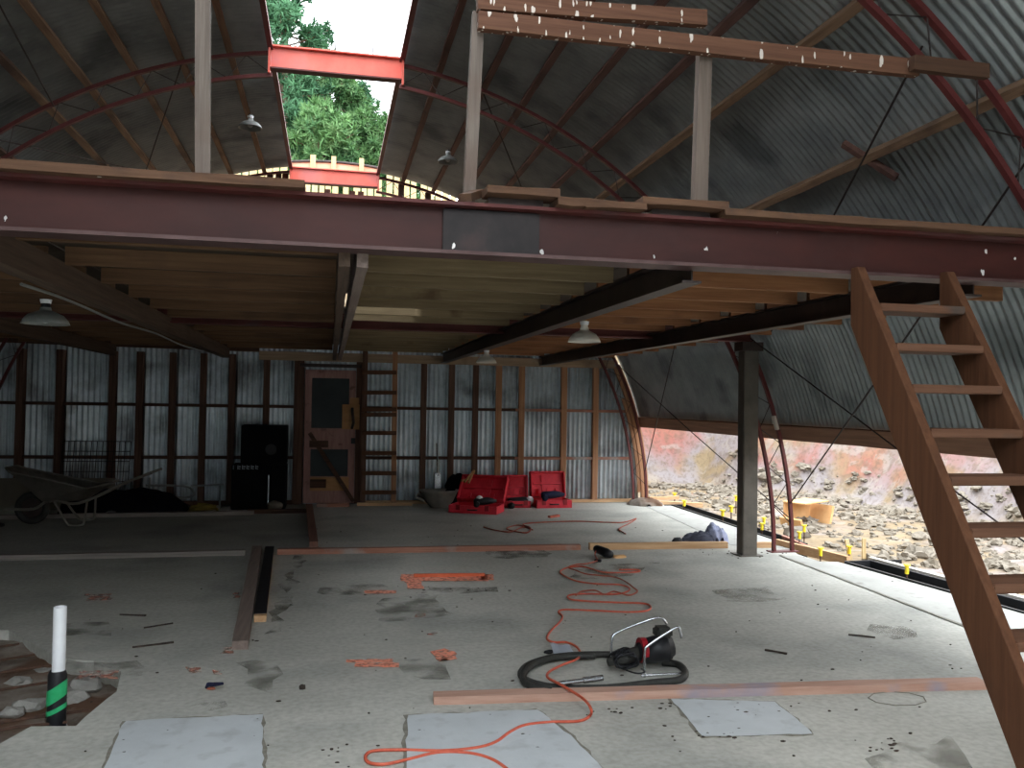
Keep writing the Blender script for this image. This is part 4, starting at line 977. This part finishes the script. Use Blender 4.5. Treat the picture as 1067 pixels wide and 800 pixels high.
# hose beneath wheel at the frame edge
bm = bmesh.new(); tube(bm, smoothpath([(-4.6, 11.3, .02), (-4.1, 11.55, .02), (-3.85, 11.5, .02), (-4.1, 11.3, .02), (-4.6, 11.15, .02)], 5), .02, 8); tag(obj('black_hose', bm, blk, smooth=True), 'black hose lying on the floor in front of the barrow wheel', 'hose')

# ------------------------------------------------------------------ pendant lamps
def lamp(x, y, ztop, drop, r, lab, outm=enam):
    t = thing('pendant_lamp', lab, 'lamp', (x, y, ztop))
    zs = -drop
    sob('lamp_shade', outm, t, lambda bm: lathe(bm, [(.03, zs), (.035, zs-.02), (.4*r, zs-.028), (.72*r, zs-.048), (.92*r, zs-.08), (r, zs-.105), (r*.97, zs-.105), (r*.86, zs-.08), (.6*r, zs-.05), (.03, zs-.035)], 32), smooth=True)
    sob('lamp_holder', blk if outm is enamo else enam, t, lambda bm: lathe(bm, [(0, zs+.05), (.022, zs+.05), (.028, zs), (.03, zs-.01), (0, zs-.01)], 16))
    sob('bulb', mat('dead_bulb', (200, 200, 196)) if 'dead_bulb' not in bpy.data.materials else bpy.data.materials['dead_bulb'], t, lambda bm: blob(bm, (0, 0, zs-.07), .03, 2, 0, 0))
    sob('cord', blk, t, lambda bm: tube(bm, [(0, 0, 0), (0, 0, zs+.05)], .006, 6)); sob('ceiling_rose', white, t, lambda bm: lathe(bm, [(0, 0), (.035, 0), (.03, -.025), (0, -.025)], 16))
p = at(609, 335, Z=2.2); lamp(p.x-.0, p.y, 2.2, .045, .12, 'cream enamel pendant lamp hanging under the mezzanine beside the steel bearer')
p = at(48, 312, Z=2.2); lamp(p.x, p.y, 2.2, .05, .14, 'dim enamel pendant lamp under the far left of the mezzanine', enamo)
p = at(507, 365, Z=2.2); lamp(p.x, p.y, 2.2, .04, .12, 'small cream pendant lamp low under the mezzanine near the back wall')
p = at(261, 121, Y=9.8); x = at(261, 121, Y=9.9); lamp(x.x, 9.9, x.z, .03, .13, 'enamel pendant lamp under the left roof beside the ridge gap', enamo)
x = at(467, 158, Y=10.6); lamp(x.x, 10.6, x.z, .03, .13, 'enamel pendant lamp under the right roof beside the ridge gap', enamo)

# ------------------------------------------------------------------ trench, kerb, formwork outside the slab
def trench(y0, xa, y1, xb, w, lab):
    t = thing('lined_trench', lab, 'trench', (xa, y0, -.3))
    for off, nmx in ((.0, 'inner_lining'), (w, 'outer_lining')):
        bm = bmesh.new(); bar(bm, (xa+off, y0, -.1), (xb+off, y1, -.1), .02, .24); obj(nmx, bm, blk, t)
    bm = bmesh.new(); bar(bm, (xa+w/2, y0, -.2), (xb+w/2, y1, -.2), w, .03); obj('trench_bed', bm, blk, t)
    bm = bmesh.new(); bar(bm, (xa+w/2-.01, y0, -.1), (xb+w/2-.01, y0+(y0-y1)*-.002, -.1), w, .2) if False else box(bm, (min(xa, xb), max(y0, y1)-.0, -.2), (max(xa, xb)+w, max(y0, y1)+.02, .02)); obj('end_lining', bm, blk, t)
    for o_, z in ((.08, -.06), (w-.08, -.05)):
        bm = bmesh.new(); tube(bm, [(xa+o_, y0, z), (xb+o_, y1, z)], .007, 6); obj('starter_bar', bm, enamo, t)
trench(8.0, 5.24, 2.6, 5.6, .3, 'black lined trench with bars along the near right slab edge')
trench(12.9, 5.38, 9.1, 5.24, .22, 'black lined trench along the far right slab edge')
bm = bmesh.new(); bar(bm, (5.60, 8.1, -.02), (5.96, 2.6, -.02), .07, .12); tag(obj('kerb', bm, whitek), 'pale formwork edge outside the near trench', 'kerb')
def fw_(a, b, w, h, m, lab, z=.0):
    bm = bmesh.new(); a = V(a); b = V(b); bar(bm, a, b, w, h, rough=.003); tag(obj('formwork_board', bm, m), lab, 'formwork')
fw_((5.1, 9.15, .02), (5.34, 8.1, .0), .05, .1, pineY, 'orange formwork board outside the slab by the arch foot')
fw_((5.5, 9.7, -.02), (5.32, 8.6, -.02), .05, .08, pinkX, 'pinkish formwork board beyond the arch foot')
fw_((5.0, 13.1, .03), (5.9, 12.95, .0), .1, .07, pineX, 'pale formwork board at the back right corner of the slab')
fw_((5.1, 13.25, .08), (5.65, 13.35, .08), .08, .05, pineX, 'short pine board stacked at the back right corner')
for k, (px, py, h, dx) in enumerate(((886, 583, .2, -.05), (900, 582, .2, .0))):
    p = at(px, py, Z=-.12); bm = bmesh.new(); bar(bm, p, p+V((dx, 0, h+.03)), .045, .02, (0, 1, 0)); tag(obj('pine_stake', bm, pineZ), ['leaning pine stake outside the slab edge', 'upright pine stake outside the slab edge'][k], 'stake')
# soil heap at back right corner
bm = bmesh.new(); p = at(672, 524, Z=0); heap(bm, (4.98, 13.1, 0), .3, .3, .12, 7); tag(obj('dirt_heap', bm, dirt, smooth=True), 'small brown dirt heap at the back right corner of the slab', 'dirt', kind='stuff')
# rebar caps
caps = [(703, 515), (713, 523), (753, 533), (762, 529), (767, 518), (796, 541), (794, 547), (838, 549), (833, 556), (855, 573), (885, 571), (945, 591)]
for k, (px, py) in enumerate(caps):
    p = at(px, py, Z=.12); c0 = None
    t = thing('capped_bar', 'upright steel bar with a yellow safety cap in the rubble outside', 'rebar cap', (p.x, p.y, -.15), 'yellow capped bars')
    sob('bar', rebm, t, lambda bm: tube(bm, [(0, 0, -.1), (0, 0, .26)], .008, 6)); sob('cap', yel, t, lambda bm: lathe(bm, [(.0, .3), (.03, .298), (.032, .285), (.018, .28), (.018, .21), (0, .21)], 14))
    s = (p-EYE).length/12; 
    if s > 1: t.scale = (1.25, 1.25, 1)

# ------------------------------------------------------------------ terrain
def toe(y):
    ks = [(-5, 9.3), (4, 9.2), (8, 9.1), (11, 9.6), (14, 9.4), (16, 8.3), (20, 7.6), (30, 7.5)]
    for (a, xa), (b, xb) in zip(ks, ks[1:]):
        if y <= b: return xa+(xb-xa)*max(0, (y-a)/(b-a))
    return 7.5
def H(x, y):
    d1 = (x-toe(y)); d2 = y-17.6
    d = max(d1, d2) if x > 5.6 else max(d1, (y-14.9)*1.4)
    if d <= 0: z = -.16 + .05*max(0, min(1, (d+1.8)))
    else:
        z = -.11+ (1.5*d if d < 1.5 else 2.25+(d-1.5)*.7)
        if d2 > -1.5 and x > 5.6: z = -.11+2.4*d if d < 1.3 else 3.0+(d-1.3)*.7
    if x < 5.6: z = min(z, 4.0) if y < 40 else z
    z = min(z, 7)
    if x > 5.6 and d2 < 2: z = min(z, 2.3+.25*max(0, y-13))
    k = max(0, min(1, (x-5.7)/1.2)) if y < 14 else 1
    nz = noise.noise(V((x*.6, y*.6, 0)))*.35+noise.noise(V((x*1.7, y*1.7, 5)))*.18+noise.noise(V((x*4.5, y*4.5, 9)))*.07+abs(noise.noise(V((x*1.1+y*1.9, x*.3, 2))))*.45+abs(noise.noise(V((x*3.1-y*2.2, y, 4))))*.14
    amp = .16 if d <= 0 else min(1, .3+d*1.2)
    if x < 5.5 and 14 > y > -3: return -.3
    return z+nz*amp*k
bm = bmesh.new(); X0, X1, Y0, Y1 = -26, 26, -14, 46
xs_ = []; x = X0
while x < X1: xs_.append(x); x += .17 if 5.5 < x < 13 else (.6 if -6 < x <= 5.5 else 1.6)
ys_ = []; y = Y0
while y < Y1: ys_.append(y); y += .17 if 3 < y < 22 else 1.2
g = [[bm.verts.new((x, y, H(x, y))) for x in xs_] for y in ys_]
for j in range(len(ys_)-1):
    for i in range(len(xs_)-1): bm.faces.new((g[j][i], g[j][i+1], g[j+1][i+1], g[j+1][i]))
struct('terrain', bm, bankm, smooth=True)
# rubble
rr = random.Random(11); protos = []
for k in range(14):
    pb_ = bmesh.new(); blob(pb_, (0, 0, 0), 1, 2, .9, k, (rr.uniform(.8, 1.5), rr.uniform(.8, 1.3), rr.uniform(.5, .9))); pb_.verts.ensure_lookup_table()
    protos.append(([v.co.copy() for v in pb_.verts], [tuple(v.index for v in f.verts) for f in pb_.faces])); pb_.free()
rv, rf = [], []
for k in range(2400):
    y = rr.uniform(5, 17); x = 6.0+(toe(y)-5.8)*rr.random()**.7
    if rr.random() < .3: x = rr.uniform(toe(y)-.8, toe(y)+.3)
    r = rr.choice((.015, .02, .025, .03, .04, .05, .07))*rr.uniform(.7, 1.3)*(1.5 if rr.random() < .05 else 1); vv, ff = rr.choice(protos); c, s_ = math.cos(k), math.sin(k); z = H(x, y)+r*.2; n0 = len(rv)
    rv += [(x+r*(v.x*c-v.y*s_), y+r*(v.x*s_+v.y*c), z+r*v.z) for v in vv]; rf += [tuple(i+n0 for i in f) for f in ff]
bm = bmesh.new(); me_ = bpy.data.meshes.new('rubble_src'); me_.from_pydata(rv, [], rf); bm.from_mesh(me_); bpy.data.meshes.remove(me_)
tag(obj('rubble', bm, rockm), 'pale broken rock rubble at the foot of the bank outside', 'rubble', kind='stuff')
# box on the rubble
p = at(842, 533, Z=.05); t = thing('plywood_box', 'broken open tan plywood box lying on the rubble outside', 'box', (p.x, p.y, H(p.x, p.y)), rz=.3)
sob('top_panel', cardm, t, lambda bm: bar(bm, (-.3, 0, .32), (.25, .05, .34), .4, .015)); sob('side_panel', cardm, t, lambda bm: box(bm, (.22, -.2, 0), (.26, .22, .34), Matrix.Rotation(.25, 4, 'Y')))
sob('side_panel', cardm, t, lambda bm: box(bm, (-.3, .18, 0), (.24, .2, .32))); sob('side_panel', cardm, t, lambda bm: box(bm, (-.34, -.2, 0), (-.3, .2, .2), Matrix.Rotation(-.3, 4, 'Y')))
# fence of pale boards on the terrace behind
t = thing('board_fence', 'yellow pine board fence behind the back gable on the upper terrace', 'fence', (0, 16.2, 3.9))
rr = random.Random(5); x = -4
while x < 6:
    w = rr.uniform(.09, .13); bm = bmesh.new(); box(bm, (x, 16.19, 3.8), (x+w, 16.21, (5.76 if -.95 < x < .85 else 6.0)+rr.uniform(-.05, .02)))
    obj('fence_board', bm, pineZ, t); x += w+rr.choice((.02, .03, .09))

# ------------------------------------------------------------------ pines
def pine(x, y, zb, h, w, lab, m, seed, nb=34, start=.25):
    rr = random.Random(seed); t = thing('pine_tree', lab, 'tree', (x, y, zb))
    sob('trunk', bark, t, lambda bm: tube(bm, [(0, 0, -.5), (0, 0, h*.5), (.1, 0, h)], [.22, .13, .02], 8))
    fol = bmesh.new(); br = bmesh.new()
    for k in range(nb):
        f = start+(1-start)*k/nb; z = h*f; L = w*(1-f)**.7*rr.uniform(.7, 1.15)+.15
        for q in range(5):
            a = rr.uniform(0, 2*PI); e = V((math.cos(a)*L, math.sin(a)*L, L*rr.uniform(.05, .4)))
            tube(br, [(0, 0, z), V((0, 0, z))+e*.6+V((0, 0, -.05)), V((0, 0, z))+e], [.03, .018, .008], 4)
            n = int(5+L*7)
            for i in range(n):
                s = .35+.65*(i+rr.random())/n
                c = V((0, 0, z))+e*s+V((rr.gauss(0, .12), rr.gauss(0, .12), rr.gauss(0, .1)))
                # tuft of needles
                for _ in range(22):
                    d = V((rr.gauss(0, 1), rr.gauss(0, 1), rr.gauss(.35, 1))).normalized()*rr.uniform(.14, .32); sdv = d.cross(V((rr.gauss(0, 1), rr.gauss(0, 1), rr.gauss(0, 1)))).normalized()*.028
                    fol.faces.new([fol.verts.new(c-sdv), fol.verts.new(c+sdv), fol.verts.new(c+d)])
    me = bpy.data.meshes.new('foliage'); fol.to_mesh(me); fol.free(); me.materials.append(m); o = bpy.data.objects.new('foliage', me); C.objects.link(o); o.parent = t
    o2 = obj('branches', br, bark); o2.parent = t
def pz(px, py, y): return at(px, py, Y=y)
for px, py, y, w, lab, m, seed, nb in ((300, -150, 24, 1.9, 'tall pine reaching out of frame at the left edge of the ridge gap', leafd, 1, 34), (352, 74, 27, 3.1, 'broad pine crown filling the middle of the ridge gap', leaf, 2, 34),
                               (376, 90, 30, 1.9, 'slim pine top at the right of the ridge gap', leafd, 3, 28), (405, 122, 26, 2.2, 'low pine crown against the right edge of the ridge gap', leaf, 4, 26), (310, 68, 29, 3.0, 'pine behind the near coral beam on the left of the gap', leaf, 5, 32), (335, 112, 22, 2.2, 'lower bright pine directly above the far coral beam', leaf, 6, 26)):
    p = pz(px, py, y); pine(p.x, y, 4.0, p.z-4.0, w, lab, m, seed, nb, .1)

# ------------------------------------------------------------------ light
w = bpy.data.worlds.new('world'); bpy.context.scene.world = w; w.use_nodes = True
n, l = w.node_tree.nodes, w.node_tree.links
bg = n['Background']; bg.inputs[1].default_value = 3.0; bg.inputs[0].default_value = (.9, .95, 1, 1)
sd = bpy.data.lights.new('sun', 'SUN'); sd.energy = .3; sd.angle = math.radians(20); sd.color = (1, .95, .88)
so = bpy.data.objects.new('sun', sd); C.objects.link(so); so.rotation_euler = (math.radians(38), math.radians(-8), math.radians(60))
so.rotation_euler = V((.55, .25, -1)).to_track_quat('-Z', 'Y').to_euler()

sc = bpy.context.scene
sc.view_settings.view_transform = 'Standard'; sc.view_settings.look = 'None'; sc.view_settings.gamma = 1; sc.view_settings.exposure = .98
sc.view_settings.use_curve_mapping = False
sc.cycles.use_denoising = True; sc.cycles.max_bounces = 10; sc.cycles.diffuse_bounces = 6; sc.cycles.transparent_max_bounces = 8
